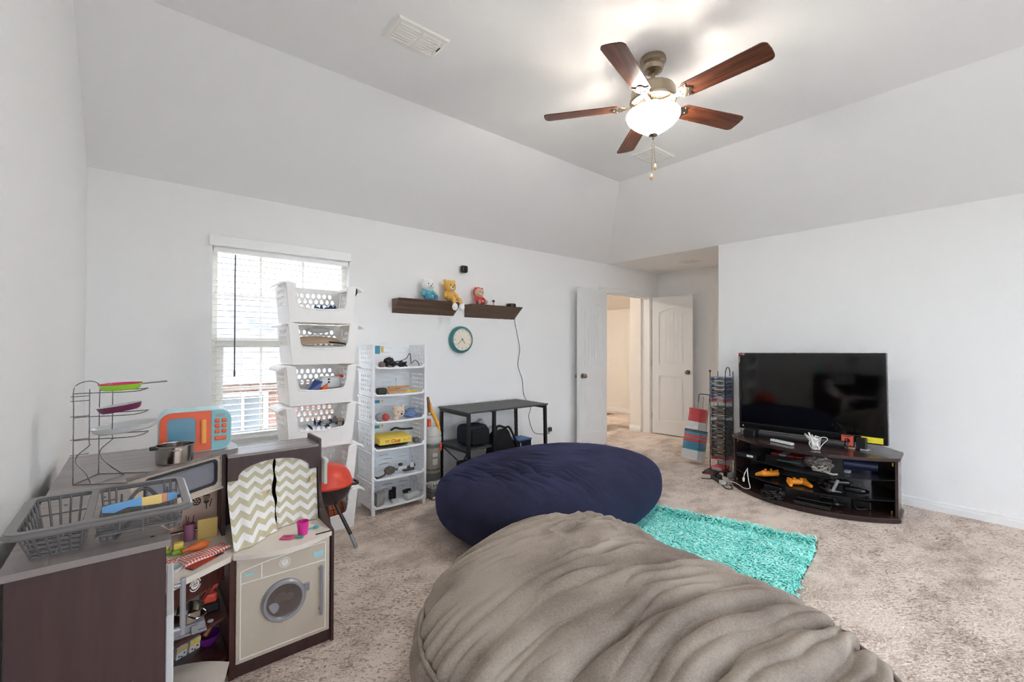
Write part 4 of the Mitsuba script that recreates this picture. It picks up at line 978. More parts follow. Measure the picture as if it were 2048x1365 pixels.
part(yp_, 'head', lumpy((.985, 3.29, .062), .045, .12, (1, .9, 1.1), 2, 2), mat('plush_yellow', (.90, .68, .25), .95), True)
for q in (-1, 1): part(yp_, 'eye', ball((.991 + q * .014, 3.252, .072), .006, 2), BLACKP, True)

# ================================================================== white crate tower
def tri(x, z, s_): return Polygon([(x - s_, z - s_ * .6), (x + s_, z - s_ * .6), (x + s_ * .55, z + s_ * .15), (x, z + s_ * .75), (x - s_ * .55, z + s_ * .15)])
CX0, CX1, CY0, CY1 = 1.388, 1.845, 3.33, 3.61
def crate_mesh(H):
    W, D = CX1 - CX0, CY1 - CY0
    ms, back, lip = [], None, None
    sd = Polygon([(0, .0), (D, .0), (D + .016, H), (0, H)])
    holes = [tri(.055 + c_ * .042, .050 + r * .036, .0150) for r in range(4) for c_ in range(5)]
    ms.append(panel(sd, holes, .004, (0, 0, 0), (0, 1, 0), (0, 0, 1)))
    ms.append(panel(sd, holes, .004, (W - .004, 0, 0), (0, 1, 0), (0, 0, 1)))
    cres = []
    for r in range(4):
        for c_ in range(3):
            cx, cz = .085 + c_ * .145 + (.02 if r % 2 else -.01), .045 + r * .037
            cres.append(oval(cx, cz, .046, .013).difference(oval(cx, cz - .010, .056, .014)))
    back = panel(Polygon([(0, 0), (W, 0), (W, H), (0, H)]), cres, .004, (0, D, 0), (1, 0, 0), (0, .016 / H, 1))
    fl_ = box(0, W, 0, D, 0, .005)
    lip = cat(tube([(.012, .004, .032), (.030, 0, .012), (.06, -.002, .006), (W / 2, -.004, .003), (W - .06, -.002, .006), (W - .030, 0, .012), (W - .012, .004, .032)], .009, 8, 4))
    posts = [hull([(x, y, z) for x in a for y in (-.006, .016) for z in (-.001, H + .003)]) for a in ((-.006, .014), (W - .014, W + .006))]
    rims = [box(-.014, .004, .01, D + .012, H - .008, H + .002, .003), box(W - .004, W + .014, .01, D + .012, H - .008, H + .002, .003)]
    return cat(ms + [fl_] + rims), back, lip, posts
zc_ = [.045, .262, .492, .708, .918, 1.132]
clab = ['lowest white crate of the shelf tower, holding a coiled grey hose', 'second crate from the floor, holding grey cables and a buckle', 'third crate from the floor, holding the yellow board game', 'fourth crate from the floor, holding a small cream plush',
        'fifth crate from the floor, holding wooden sticks', 'topmost white crate of the shelf tower, holding black cables']
for i, z in enumerate(zc_):
    H = (zc_[i + 1] if i < 5 else 1.328) - z - .006
    base, back, lip, posts = crate_mesh(H)
    k = thing('stacking_crate', clab[i], 'crate')
    o = (CX0, CY0, z)
    part(k, 'side_walls', mv(base, *o), CRATE, 20)
    part(k, 'back_wall', mv(back, *o), CRATE, 20)
    part(k, 'front_lip', mv(lip, *o), CRATE, 40)
    for p in posts: part(k, 'corner_post', mv(p, *o), CRATE, 20)
    if i == 0:
        for x in (CX0, CX1 - .02):
            for y in (CY0, CY1 - .01): part(k, 'foot', box(x - .004, x + .024, y - .004, y + .018, 0, .0448, .003), CRATE, False)
    if i in (2, 3, 5):
        yy = CY1 + .016 * .6 - .003
        part(k, 'sticker', box(CX0 + .12, CX0 + .18, yy - .004, yy - .0005, z + H * .60, z + H * (.96 if i == 5 else .72)), mat('sticker_teal', (.25, .55, .62), .5) if i == 2 else 'mat_sticker_teal', False, 'teal label')
        part(k, 'sticker', box(CX0 + .192, CX0 + .212, yy - .004, yy - .0005, z + H * .66, z + H * (.94 if i == 5 else .72)), mat('sticker_gold', (.80, .72, .42), .5) if i == 2 else 'mat_sticker_gold', False, 'yellow label')
def coil(c, r, n_, w, seed, squash=.5, wob=.25, m=None):
    rr_ = random.Random(seed); pts = []
    for q in range(int(n_ * 9)):
        a = q * 2 * math.pi / 9
        k_ = 1 + wob * (rr_.random() - .5) * 2
        pts.append((c[0] + r * k_ * math.cos(a), c[1] + r * k_ * .7 * math.sin(a), c[2] + rr_.random() * r * squash + w))
    return tube(pts, w, 6, 4)
BLKC = mat('black_cable', (.05, .05, .055), .5)
z5 = zc_[5] + .006
cb_ = thing('cable_bundle', 'tangle of black cables in the topmost crate', 'cables')
part(cb_, 'cable', coil((1.62, 3.45, z5), .085, 7, .0045, 1, .55, .4), BLKC, 40)
part(cb_, 'cable', tube([(1.64, 3.40, z5 + .05), (1.70, 3.40, z5 + .07), (1.735, 3.40, z5 + .115), (1.745, 3.40, z5 + .05), (1.755, 3.41, z5 + .03), (1.79, 3.41, z5 + .055), (1.815, 3.40, z5 + .03), (1.82, 3.40, z5 + .006)], .003, 6), BLKC, 40)
part(cb_, 'plug', lumpy((1.56, 3.42, z5 + .05), .035, .3, (1.2, .8, .9), 3, 3), BLKC, True)
solo('brush', cat(rbox((1.50, 3.42, z5 + .025), (.05, .05, .04), .015, 6)), mat('taupe', (.42, .36, .34), .6), 'small taupe gadget left of the black cables', 'gadget', smooth=40)
z4 = zc_[4] + .006
solo('speaker_roll', rbox((1.475, 3.37, z4 + .030), (.085, .055, .055), .018, 8), mat('charcoal', (.18, .17, .16), .6), 'charcoal rounded speaker at the left of the wooden sticks', 'speaker', smooth=40)
WST = mat('stick_wood', (.74, .55, .38), .6)
sx = [((1.52, 3.40, .030), (1.67, 3.45, .040)), ((1.53, 3.37, .014), (1.69, 3.37, .028)), ((1.56, 3.43, .050), (1.74, 3.42, .052))]
for q, (a, b_) in enumerate(sx):
    d = np.array(b_) - np.array(a)
    solo('wooden_stick', xf(box(0, np.linalg.norm(d), -.012, .012, -.009, .009, .002), frame((a[0], a[1], z4 + a[2]), d, (0, 1, 0))), WST, ['wide tan wooden stick slanting across the back of the fifth crate', 'lowest tan wooden stick lying along the front of the fifth crate', 'highest tan wooden stick, at the right of the pile in the fifth crate'][q], 'wooden stick', None, smooth=False)
for q in range(3):
    solo('pencil', cyl((1.66 + .02 * q, 3.375 + .01 * q, z4 + .008 + .004 * q), (1.80, 3.40 - .02 * q, z4 + .010 + .008 * q), .004, n=6), mat('pencil_yellow', (.86, .72, .25), .5) if q == 0 else 'mat_pencil_yellow', 'thin yellow pencil right of the wooden sticks, ' + ['the lowest', 'the middle one', 'the highest'][q] + ' of three', 'pencil', 'yellow pencils in the fifth crate', smooth=False)
solo('thin_wire', tube([(1.625, 3.42, z4 + .05), (1.622, 3.425, z4 + .125)], .0012, 5, 1), DGREY, 'thin dark wire sticking up from the wooden sticks', 'wire')
z3 = zc_[3] + .006
pl_ = thing('plush', 'cream round plush in the fourth crate from the floor', 'plush toy')
CREAM = mat('plush_cream', (.84, .77, .69), .95)
part(pl_, 'head', lumpy((1.635, 3.40, z3 + .062), .048, .06, (1.1, .9, 1), 2, 8), CREAM, True)
for s in (-1, 1):
    part(pl_, 'ear', ball((1.635 + s * .036, 3.40, z3 + .100), .016, 2), CREAM, True)
    part(pl_, 'eye', ball((1.630 + s * .017, 3.360, z3 + .068), .005, 2), BLACKP, True)
part(pl_, 'nose', ball((1.645, 3.357, z3 + .048), .008, 2, (1.2, .7, .8)), BLACKP, True)
part(pl_, 'paw', ball((1.60, 3.365, z3 + .016), .017, 2, (1.3, 1, .9)), CREAM, True)
bg_ = thing('plastic_bag', 'blue and clear plastic bag right of the cream plush', 'plastic bag')
part(bg_, 'bag', lumpy((1.755, 3.42, z3 + .040), .055, .35, (1.3, .9, .65), 2.4, 21), mat('bag_blue', (.40, .50, .64), .3), True)
part(bg_, 'crumple', lumpy((1.80, 3.39, z3 + .052), .032, .4, (1.1, .9, 1), 3, 22), mat('bag_grey', (.52, .54, .60), .2), True)
hp = thing('headphone', 'grey and red rounded toy left of the cream plush', 'toy')
part(hp, 'shell', lumpy((1.475, 3.41, z3 + .032), .032, .1, (1, .9, 1), 2, 23), mat('shell_grey', (.55, .55, .57), .5), True)
part(hp, 'red_cap', lumpy((1.520, 3.385, z3 + .030), .030, .1, (1, .9, .95), 2, 24), mat('cap_red', (.72, .28, .25), .5), True)
z2 = zc_[2] + .006
bgm = thing('board_game', 'yellow board game box lying tilted in the third crate from the floor', 'board game')
GF = frame((1.452, 3.345, z2 + .034), (1, .0, -.012), (0, 1, .1))
YBOX = mat('game_yellow', (.92, .80, .34), .45)
part(bgm, 'box', xf(box(0, .272, 0, .17, 0, .050, .002), GF), YBOX, False)
LF = GF @ frame((0, 0, 0), (1, 0, 0), (0, 0, 1))
tmx = meshkit.text_mesh('Clue', .027, .0012, True)
part(bgm, 'lettering', xf(mv(tmx, .094, .012, .0006), LF), mat('game_red', (.80, .25, .10), .5), False, 'red lettering on the box side')
part(bgm, 'side_print', cat(*[xf(box(a, a + w_, -.0010, .0005, c_, c_ + h_), GF) for a, w_, c_, h_ in ((.045, .035, .026, .010), (.048, .028, .014, .006), (.205, .010, .020, .012), (.225, .008, .014, .010), (.246, .010, .022, .010))]), mat('game_print', (.72, .60, .30), .5), False)
solo('dark_tray', lumpy((1.59, 3.44, z2 + .015), .10, .12, (1.5, .9, .115), 3, 31), mat('dark_pattern', rough=.6, tex=speckle_tex('#1d1c1d', '#6a6560', 160.0, .45, .75)), 'dark patterned bag under the yellow board game', 'bag', smooth=True)
solo('black_stick', tube([(1.62, 3.51, z2 + .112), (1.655, 3.49, z2 + .130), (1.70, 3.48, z2 + .118), (1.80, 3.47, z2 + .112)], .008, 8), BLACKP, 'black stick behind the yellow board game', 'stick', smooth=True)
solo('grey_spool', rbox((1.795, 3.40, z2 + .028), (.05, .05, .045), .015, 6), mat('spool_grey', (.36, .36, .35), .5), 'dark grey spool right of the yellow board game', 'spool', smooth=40)
z1 = zc_[1] + .006
st_ = thing('cable_bundle', 'grey cables with a white strap in the second crate from the floor', 'cables')
part(st_, 'cable', tube([(1.43, 3.36, z1 + .008), (1.50, 3.38, z1 + .014), (1.55, 3.39, z1 + .045), (1.62, 3.40, z1 + .04), (1.70, 3.40, z1 + .035), (1.77, 3.40, z1 + .06), (1.79, 3.41, z1 + .04)], .008, 8), mat('cable_dgrey', (.25, .25, .26), .5), True)
part(st_, 'pouch', lumpy((1.565, 3.40, z1 + .042), .036, .2, (1.3, .8, .9), 3, 40), mat('pouch', (.34, .31, .27), .6), True)
part(st_, 'strap', cat(rbox((1.665, 3.39, z1 + .045), (.080, .03, .026), .008, 6), rbox((1.755, 3.40, z1 + .052), (.036, .03, .040), .008, 6)), PLATEW, 40)
part(st_, 'buckle', cat(rbox((1.66, 3.41, z1 + .072), (.03, .03, .018), .005, 5), rbox((1.72, 3.39, z1 + .028), (.10, .05, .022), .008, 6)), DGREY, 40)
solo('plug', cat(rbox((1.425, 3.355, z1 + .014), (.024, .024, .022), .007, 6)), BLACKP, 'black plug at the left front of the second crate', 'plug', smooth=40)
z0_ = zc_[0] + .006
hs = thing('hose', 'coiled pale grey hose in the lowest crate', 'hose')
HOSE = mat('hose_grey', (.62, .61, .59), .45)
for q in range(6):
    cx = 1.435 + .013 * q
    part(hs, 'loop', tube([(cx, 3.345 + .006 * q, z0_ + .012), (cx + .012, 3.36, z0_ + .088), (cx + .016, 3.43, z0_ + .094), (cx + .006, 3.47, z0_ + .03), (cx - .006, 3.40, z0_ + .010), (cx, 3.345 + .006 * q, z0_ + .012)], .0055, 7, 5, True), HOSE, 40)
solo('connector_block', cat(rbox((1.595, 3.42, z0_ + .050), (.05, .05, .08), .01, 5), rbox((1.60, 3.40, z0_ + .105), (.03, .03, .03), .008, 5)), BLACKP, 'black connector block right of the coiled hose', 'connector', smooth=40)
solo('white_adapter', rbox((1.595, 3.37, z0_ + .016), (.05, .04, .026), .006, 6), PLATEW, 'small white adapter in front of the black connector block', 'adapter', smooth=40)
wbx = thing('power_strip', 'white power strip with a black plug in the lowest crate', 'power strip')
part(wbx, 'body', xf(rbox((0, 0, 0), (.125, .05, .035), .006, 6), frame((1.755, 3.385, z0_ + .026), (1, .18, .05), (-.18, 1, 0))), PLATEW, 40)
part(wbx, 'plug', cat(rbox((1.71, 3.42, z0_ + .055), (.045, .03, .03), .008, 5), rbox((1.74, 3.43, z0_ + .06), (.05, .02, .02), .006, 5)), BLACKP, 40)

# ================================================================== upright vacuum cleaner
vc = thing('vacuum_cleaner', 'upright vacuum cleaner with clear bin and yellow wand between the crate tower and the desk', 'vacuum cleaner')
VX, VY = 2.005, 3.50
VGREY = mat('vac_grey', (.36, .36, .35), .4); VLITE = mat('vac_light', (.72, .71, .68), .4); VYEL = mat('vac_yellow', (.86, .62, .14), .35); VRED = mat('vac_red', (.82, .32, .18), .4); VBRN = mat('vac_brown', (.50, .30, .12), .4)
scene['mat_vac_clear'] = {'type': 'twosided', 'bsdf': {'type': 'principled', 'base_color': {'type': 'rgb', 'value': lin((.55, .52, .48))}, 'roughness': .12, 'clearcoat': 1.0}}
part(vc, 'brush_head', cat(rbox((VX + .01, VY - .06, .045), (.20, .20, .075), .02, 8)), VGREY, 40)
part(vc, 'brush_cover', rbox((VX + .01, VY - .09, .105), (.17, .10, .06), .02, 8), VLITE, 40)
part(vc, 'brush_slot', cat(*[rbox((VX - .06 + .024 * q, VY - .135, .118), (.008, .02, .022), .003, 4) for q in range(7)]), DGREY, 40)
part(vc, 'bumper', box(VX - .085, VX + .105, VY - .168, VY - .155, .010, .030, .004), PLATEW, False)
part(vc, 'lower_canister', lathe([(0, .12), (.060, .12), (.076, .135), (.078, .175), (.075, .20), (0, .20)], (VX, VY, 0), 32), VGREY, 35)
part(vc, 'bin', lathe([(.072, .198), (.075, .205), (.075, .455), (.072, .462)], (VX, VY, 0), 36), 'mat_vac_clear', 35, 'clear smoky bin')
part(vc, 'bin_band', cat(*[lathe([(.0755, z), (.0775, z + .004), (.0775, z + h_), (.0755, z + h_ + .004)], (VX, VY, 0), 36) for z, h_ in ((.225, .010), (.42, .028))]), VGREY, 35)
part(vc, 'bin_window', cat(*[rbox((VX - .012, VY - .0735, z), (.050, .012, h_), .004, 5) for z, h_ in ((.36, .030), (.30, .05))]), VLITE, 40)
part(vc, 'latch', rbox((VX + .052, VY - .062, .425), (.020, .016, .075), .006, 5), VRED, 40)
part(vc, 'cyclone', lathe([(0, .462), (.078, .462), (.084, .475), (.084, .505), (.078, .515), (.082, .525), (.080, .55), (.066, .575), (.05, .60), (0, .605)], (VX, VY, 0), 32), VLITE, 35)
part(vc, 'cyclone_cone', cat(*[cyl((VX + .055 * math.cos(q * .785), VY + .055 * math.sin(q * .785), .52), (VX + .045 * math.cos(q * .785), VY + .045 * math.sin(q * .785), .585), .020, .015, n=12) for q in range(8)]), VLITE, 35)
part(vc, 'wand', tube([(VX + .045, VY - .05, .53), (VX + .038, VY - .04, .61), (VX + .012, VY - .02, .69), (VX - .005, VY, .735), (VX - .015, VY + .01, .80)], [.013, .016, .018, .015, .012], 12), VYEL, True)
part(vc, 'handle', cat(tube([(VX - .015, VY + .01, .70), (VX - .022, VY + .012, .77), (VX - .030, VY + .015, .83), (VX - .035, VY + .02, .86)], [.022, .018, .012, .012], 12)), VBRN, True)
part(vc, 'collar', cyl((VX - .02, VY + .01, .705), (VX - .022, VY + .011, .725), .021, n=16), VLITE, 40)
part(vc, 'trigger', cat(rbox((VX - .03, VY + .0, .62), (.03, .04, .10), .01, 5)), VRED, 40)

# ================================================================== wall things
WALN = mat('walnut', rough=.5, tex=wood_tex('#4b382b', '#6a5241', 0, 45, 2.5))
def shelf(x0, x1, zt, zb, label):
    k = thing('floating_shelf', label, 'shelf')
    part(k, 'body', yz([(YB - .0005, zt), (YB - .152, zt), (YB - .0005, zb)], x0, x1), WALN, False)
    part(k, 'top_board', box(x0 - .001, x1 + .001, YB - .153, YB - .0005, zt, zt + .004, .001), WALN, False)
    return k
shelf(1.782, 2.445, 1.742, 1.616, 'wedge shaped walnut wall shelf with two plush toys above the clock')
shelf(2.578, 3.248, 1.736, 1.610, 'wedge shaped walnut wall shelf holding the red plush and the black puck')
def sitting_plush(c, h_, body, limb, foot, face, label, tall=1.0, dangling=False, cap=None):
    k = thing('plush', label, 'plush toy')
    x, y, z = c; r = h_ / 2
    part(k, 'body', lumpy((x, y, z + r * .55), r * .42, .05, (1, .85, 1.25), 2, 5), body, True)
    part(k, 'head', lumpy((x, y - .005, z + r * 1.42), r * .56, .04, (1.08, .92, 1.0 * tall), 2, 6), face, True)
    if cap is not None: part(k, 'hood', lumpy((x, y + .012, z + r * 1.50), r * .585, .04, (1.08, .86, 1.0), 2, 7), cap, True)
    for s in (-1, 1):
        part(k, 'ear', ball((x + s * r * .46, y, z + r * 1.88), r * .17, 2, (1, .6, 1)), cap if cap is not None else face, True)
        part(k, 'arm', tube([(x + s * r * .34, y - .01, z + r * .88), (x + s * r * .60, y - .025, z + r * .60), (x + s * r * .62, y - .045, z + r * .34)], [r * .16, r * .17, r * .13], 10), limb, True)
        if dangling:
            part(k, 'leg', tube([(x + s * r * .2, y - .03, z + r * .22), (x + s * r * .30, y - .125, z + r * .18), (x + s * r * .34, y - .150, z - r * .25)], [r * .17, r * .18, r * .15], 10), limb, True)
            part(k, 'foot', ball((x + s * r * .36, y - .162, z - r * .55), r * .32, 3, (.8, .75, 1.05)), foot, True)
        else:
            part(k, 'leg', tube([(x + s * r * .2, y - .01, z + r * .2), (x + s * r * .42, y - .060, z + r * .2)], [r * .18, r * .17], 10, 4), limb, True)
            part(k, 'foot', ball((x + s * r * .48, y - .072, z + r * .26), r * .24, 3, (.85, .6, 1.1)), foot, True)
        part(k, 'eye', ball((x + s * r * .20, y - r * .52, z + r * 1.50), r * .055, 2), BLACKP, True)
    part(k, 'muzzle', ball((x, y - r * .46, z + r * 1.24), r * .22, 3, (1.1, .6, .75)), PLATEW if face is not PLATEW else body, True)
    part(k, 'nose', ball((x, y - r * .60, z + r * 1.30), r * .06, 2), BLACKP, True)
    return k
PWHITE = mat('plush_white', (.92, .92, .92), .95); PTEAL = mat('plush_teal', (.38, .68, .70), .95); PBLUE = mat('plush_blue', (.30, .46, .66), .95)
PGOLD = mat('plush_gold', (.86, .68, .36), .95); PRED = mat('plush_red', (.80, .28, .24), .95); PGREY = mat('plush_grey', (.55, .54, .53), .95)
sitting_plush((2.105, 3.765, 1.7465), .205, PTEAL, PTEAL, PBLUE, PWHITE, 'sitting white headed plush in a teal coat on the left wall shelf')
sitting_plush((2.345, 3.765, 1.7465), .215, PGOLD, PGOLD, PWHITE, PGOLD, 'golden plush with white shoes dangling over the front of the left wall shelf', dangling=True)
sitting_plush((2.700, 3.765, 1.7405), .175, PRED, PRED, PGREY, mat('plush_tan', (.80, .68, .58), .95), 'red hooded plush sitting on the right wall shelf', cap=PRED)
fg = thing('figurine', 'tiny purple figurine right of the red plush on the shelf', 'figurine')
part(fg, 'body', lathe([(0, 0), (.012, 0), (.008, .006), (.005, .02), (.008, .035), (0, .04)], (2.885, 3.755, 1.7405), 14), mat('fig_pink', (.70, .50, .58), .5), True)
part(fg, 'head', ball((2.885, 3.755, 1.790), .014, 2, (1.2, 1, .9)), mat('fig_purple', (.30, .18, .32), .5), True)
pk = thing('smart_speaker', 'black puck speaker at the right end of the right wall shelf', 'speaker')
part(pk, 'case', lathe([(0, 0), (.050, 0), (.054, .004), (.054, .030), (.048, .036), (0, .036)], (3.135, 3.765, 1.7405), 32), BLACKP, 35)
part(pk, 'light_ring', lathe([(.044, .0362), (.047, .0362), (.047, .0368), (.044, .0368)], (3.135, 3.765, 1.7405), 32), DGREY, False)
solo('cord', tube([(3.256, 3.78, 1.715), (3.258, 3.835, 1.68), (3.256, 3.843, 1.60), (3.287, 3.843, 1.469), (3.332, 3.843, 1.271), (3.303, 3.843, 1.101), (3.371, 3.843, .928), (3.394, 3.843, .755), (3.50, 3.843, .602), (3.472, 3.843, .49), (3.55, 3.843, .31), (3.69, 3.843, .268), (3.79, 3.84, .262), (3.795, 3.835, .292)], .0028, 6, 6), mat('cord_grey', (.30, .30, .30), .6), 'thin grey cord hanging down the wall from the right shelf to the outlet', 'cord', smooth=True)
ol = thing('wall_outlet', 'wall outlet with a black adapter right of the desk', 'outlet')
part(ol, 'plate', box(3.765, 3.838, YB - .006, YB, .250, .366, .003), TRIM, False)
part(ol, 'adapter', rbox((3.80, YB - .022, .312), (.048, .034, .050), .008, 6), mat('adapter_grey', (.22, .21, .20), .5), 40)
cam = thing('security_camera', 'small black cube camera mounted on the wall above the shelves', 'camera')
part(cam, 'body', rbox((2.548, YB - .040, 2.098), (.074, .050, .074), .018, 8), BLACKP, 40)
part(cam, 'lens', cyl((2.550, YB - .064, 2.095), (2.550, YB - .068, 2.095), .021, n=24), BLACKG, 30)
part(cam, 'mount', cyl((2.548, YB - .02, 2.098), (2.548, YB, 2.098), .020, n=18), BLACKP, 30)

CTEAL = mat('clock_teal', (.19, .47, .49), .35)
ck = thing('wall_clock', 'round teal wall clock with a cream face under the shelves', 'clock')
CF = frame((2.522, YB, 1.377), (1, 0, 0), (0, 0, 1))
part(ck, 'case', xf(lathe([(0, .001), (.128, .001), (.136, .010), (.138, .026), (.134, .044), (.126, .055), (.118, .060), (.112, .060), (.110, .052)], n=56), CF), CTEAL, 35)
dial = part(ck, 'dial', xf(lathe([(0, .050), (.111, .050), (.111, .0515), (0, .0515)], n=56), CF), mat('clock_cream', (.90, .87, .80), .5), False)
DOTS = mat('clock_mark', (.45, .38, .35), .5)
for q in range(12):
    a = q * math.pi / 6
    part(dial, 'hour_mark', xf(mv(cbox((0, .088, 0), (.004, .016, .001)), 0, 0, .0522) if False else xf(mv(cbox((0, .090, 0), (.005 if q % 3 == 0 else .0035, .015, .001)), 0, 0, .0522), trimesh.transformations.rotation_matrix(-a, [0, 0, 1])), CF), DOTS, False)
def hand(ang, L, w_): return xf(xf(mv(cbox((0, L / 2 - .01, 0), (w_, L + .02, .001)), 0, 0, .0535), trimesh.transformations.rotation_matrix(-math.radians(ang), [0, 0, 1])), CF)
part(ck, 'hour_hand', hand(142, .050, .0045), DGREY, False)
part(ck, 'minute_hand', hand(231, .080, .0035), DGREY, False)
part(ck, 'hub', xf(cyl((0, 0, .052), (0, 0, .056), .005, n=14), CF), DGREY, 30)
part(ck, 'lens_rim', xf(lathe([(.108, .056), (.112, .060), (.114, .062), (.110, .0625)], n=56), CF), STEEL, 35)

# ================================================================== desk
DESKM = mat('desk_black', rough=.5, tex=wood_tex('#353536', '#424244', 0, 40, 2.0)); FRM = mat('frame_black', (.085, .085, .09), .45)
dk_ = thing('desk', 'black metal framed desk with a small lower shelf under the wall shelves', 'desk')
EX0, EX1, EY0, EY1, EZ = 2.245, 3.215, 3.285, 3.775, .726
part(dk_, 'desktop', box(EX0 - .012, EX1 + .012, EY0 - .010, EY1 + .010, EZ - .016, EZ, .003), DESKM, False)
def post(x, y, z0=0, z1=EZ - .016, xb=None):
    xb = x if xb is None else xb
    return hull([(xx + dx_, y + dy_, z) for xx, z in ((x, z1), (xb, z0)) for dx_ in (-.0135, .0135) for dy_ in (-.0135, .0135)])
for x, y, xb in ((EX0 + .014, EY0 + .014, None), (EX0 + .014, EY1 - .014, None), (EX1 - .014, EY0 + .014, EX1 + .004), (EX1 - .014, EY1 - .014, EX1 + .004), (2.545, EY0 + .014, None)):
    part(dk_, 'leg', post(x, y, xb=xb), FRM, False)
part(dk_, 'top_rail', cat(box(EX0, EX0 + .027, EY0 + .028, EY1 - .028, EZ - .046, EZ - .016), ), FRM, False)
part(dk_, 'top_rail', box(EX1 - .027, EX1, EY0 + .028, EY1 - .028, EZ - .046, EZ - .016), FRM, False)
part(dk_, 'top_rail', box(EX0 + .028, EX1 - .028, EY1 - .027, EY1, EZ - .040, EZ - .016), FRM, False)
part(dk_, 'gusset', cat(xz([(2.53, EZ - .017), (2.49, EZ - .017), (2.53, EZ - .034)], EY0 + .004, EY0 + .012), xz([(EX1 - .027, EZ - .017), (EX1 - .085, EZ - .017), (EX1 - .027, EZ - .036)], EY0 + .004, EY0 + .012)), FRM, False)
part(dk_, 'lower_shelf', box(EX0 + .003, 2.556, EY0 + .028, EY1 - .002, .372, .388, .002), DESKM, False)
part(dk_, 'lower_rail', box(EX0 + .004, EX0 + .024, EY0 + .028, EY1 - .028, .352, .372), FRM, False)
part(dk_, 'brace', cyl((EX0 + .014, EY1 - .03, .345), (EX0 + .014, 3.405, .240), .006, n=8), FRM, 30)
part(dk_, 'brace', cyl((EX0 + .014, EY0 + .03, .36), (EX0 + .014, 3.405, .240), .006, n=8), FRM, 30)
NAVYC = mat('bag_navy', rough=.9, tex=speckle_tex('#12141f', '#23283a', 160.0)); BLKF = mat('bag_black', (.045, .047, .06), .85)
bk1 = thing('backpack', 'navy backpack standing on the lower shelf of the desk', 'backpack')
part(bk1, 'bag', rbox((2.420, 3.47, .485), (.25, .22, .19), .05, 8), NAVYC, True)
part(bk1, 'flap', rbox((2.43, 3.365, .475), (.20, .06, .15), .025, 8), BLKF, True)
bk2 = thing('tote_bag', 'dark navy tote leaning under the desk with its strap over a white lining', 'bag')
part(bk2, 'bag', hull([(2.58, 3.36, .02), (2.92, 3.38, .02), (2.58, 3.56, .02), (2.92, 3.56, .02), (2.90, 3.40, .28), (2.62, 3.38, .50), (2.80, 3.44, .505), (2.84, 3.44, .47), (2.62, 3.46, .48), (2.90, 3.50, .25)]), BLKF, 30)
part(bk2, 'strap', tube([(2.62, 3.38, .50), (2.66, 3.38, .545), (2.76, 3.40, .515), (2.835, 3.43, .505), (2.88, 3.40, .40), (2.93, 3.40, .27)], .011, 8), BLKF, True)
WLIN = mat('lining', (.74, .73, .72), .8)
part(bk2, 'lining', lumpy((2.68, 3.47, .49), .06, .2, (1.3, .6, .8), 2, 55), WLIN, True)
solo('white_carton', xf(box(-.045, .045, -.03, .03, -.06, .06, .004), frame((2.60, 3.60, .52), (1, .2, .5), (-.2, 1, 0))), WLIN, 'white carton with dark edge behind the navy backpack', 'carton', smooth=False)
bx_ = thing('blue_box', 'blue and black box on the floor behind the tote bag', 'box')
part(bx_, 'box', box(2.955, 3.135, 3.43, 3.60, .0, .345, .004), BLACKP, False)
part(bx_, 'lid', box(2.95, 3.14, 3.425, 3.605, .345, .362, .003), mat('box_blue', (.22, .36, .58), .4), False)
part(bx_, 'label', box(2.985, 2.992, 3.4285, 3.4300, .24, .33), PLATEW, False)
solo('dark_case', cat(rbox((2.405, 3.45, .12), (.23, .22, .235), .02, 6)), BLKF, 'black case on the floor under the lower desk shelf', 'case', smooth=40)
solo('tissue', lumpy((4.50, 3.60, .028), .045, .18, (1.1, .9, .62), 2, 61), PLATEW, 'small white lump on the carpet by the left door leaf', 'tissue', smooth=True)  # white lump standing for a small plastic piece by the door

# ================================================================== television stand
ESP = mat('espresso_gloss', rough=0.16, tex=wood_tex('#251817', '#35211f', 1, 30, 2.0), clearcoat=.5)
BRASS = mat('brass', (.80, .66, .36), .3, 1.0)
arcpts = []
ax0, ay0, ax1, ay1, sag = 4.345, 1.92, 4.345, .70, .285
Rr = ((1.22 / 2) ** 2 + sag ** 2) / (2 * sag); ccx, ccy = ax0 - sag + Rr, 1.31
a0 = math.asin(.61 / Rr)
for q in range(25):
    a = a0 - 2 * a0 * q / 24
    arcpts.append((ccx - Rr * math.cos(a), ccy + Rr * math.sin(a)))
foot = arcpts + [(4.62, .725), (4.87, .955), (4.87, 1.665), (4.62, 1.895)]
tvs = thing('tv_stand', 'glossy espresso bow fronted television stand with glass shelves', 'tv stand')
pgf = Polygon(foot)
part(tvs, 'top_plate', cat(prism(pgf, .460, .485), prism(pgf.buffer(.006), .466, .479)), ESP, 20)
part(tvs, 'bottom_plate', cat(prism(pgf, .004, .042), prism(pgf.buffer(.006), .010, .034)), ESP, 20)
def wall2(p, q, z0, z1, t=.018):
    d = np.array(q) - np.array(p); d /= np.linalg.norm(d); n = np.array([-d[1], d[0]])
    return prism([tuple(np.array(p)), tuple(np.array(q)), tuple(np.array(q) + n * t), tuple(np.array(p) + n * t)], z0, z1)
part(tvs, 'side_panel', cat(wall2((4.36, .712), (4.622, .737), .042, .460), wall2((4.622, .737), (4.86, .957), .042, .460)), ESP, False)
part(tvs, 'side_panel', cat(wall2((4.622, 1.883), (4.36, 1.908), .042, .460), wall2((4.86, 1.663), (4.622, 1.883), .042, .460)), ESP, False)
scene['mat_tinted_glass'] = {'type': 'blendbsdf', 'weight': .55, 'a': {'type': 'thindielectric', 'int_ior': 1.5}, 'b': {'type': 'roughplastic', 'alpha': .06, 'diffuse_reflectance': {'type': 'rgb', 'value': [.02, .02, .022]}}}
shp = Polygon(foot).buffer(-.022)
for z in (.312, .160):
    part(tvs, 'glass_shelf', prism(shp, z, z + .005), 'mat_tinted_glass', False, 'tinted glass shelf')
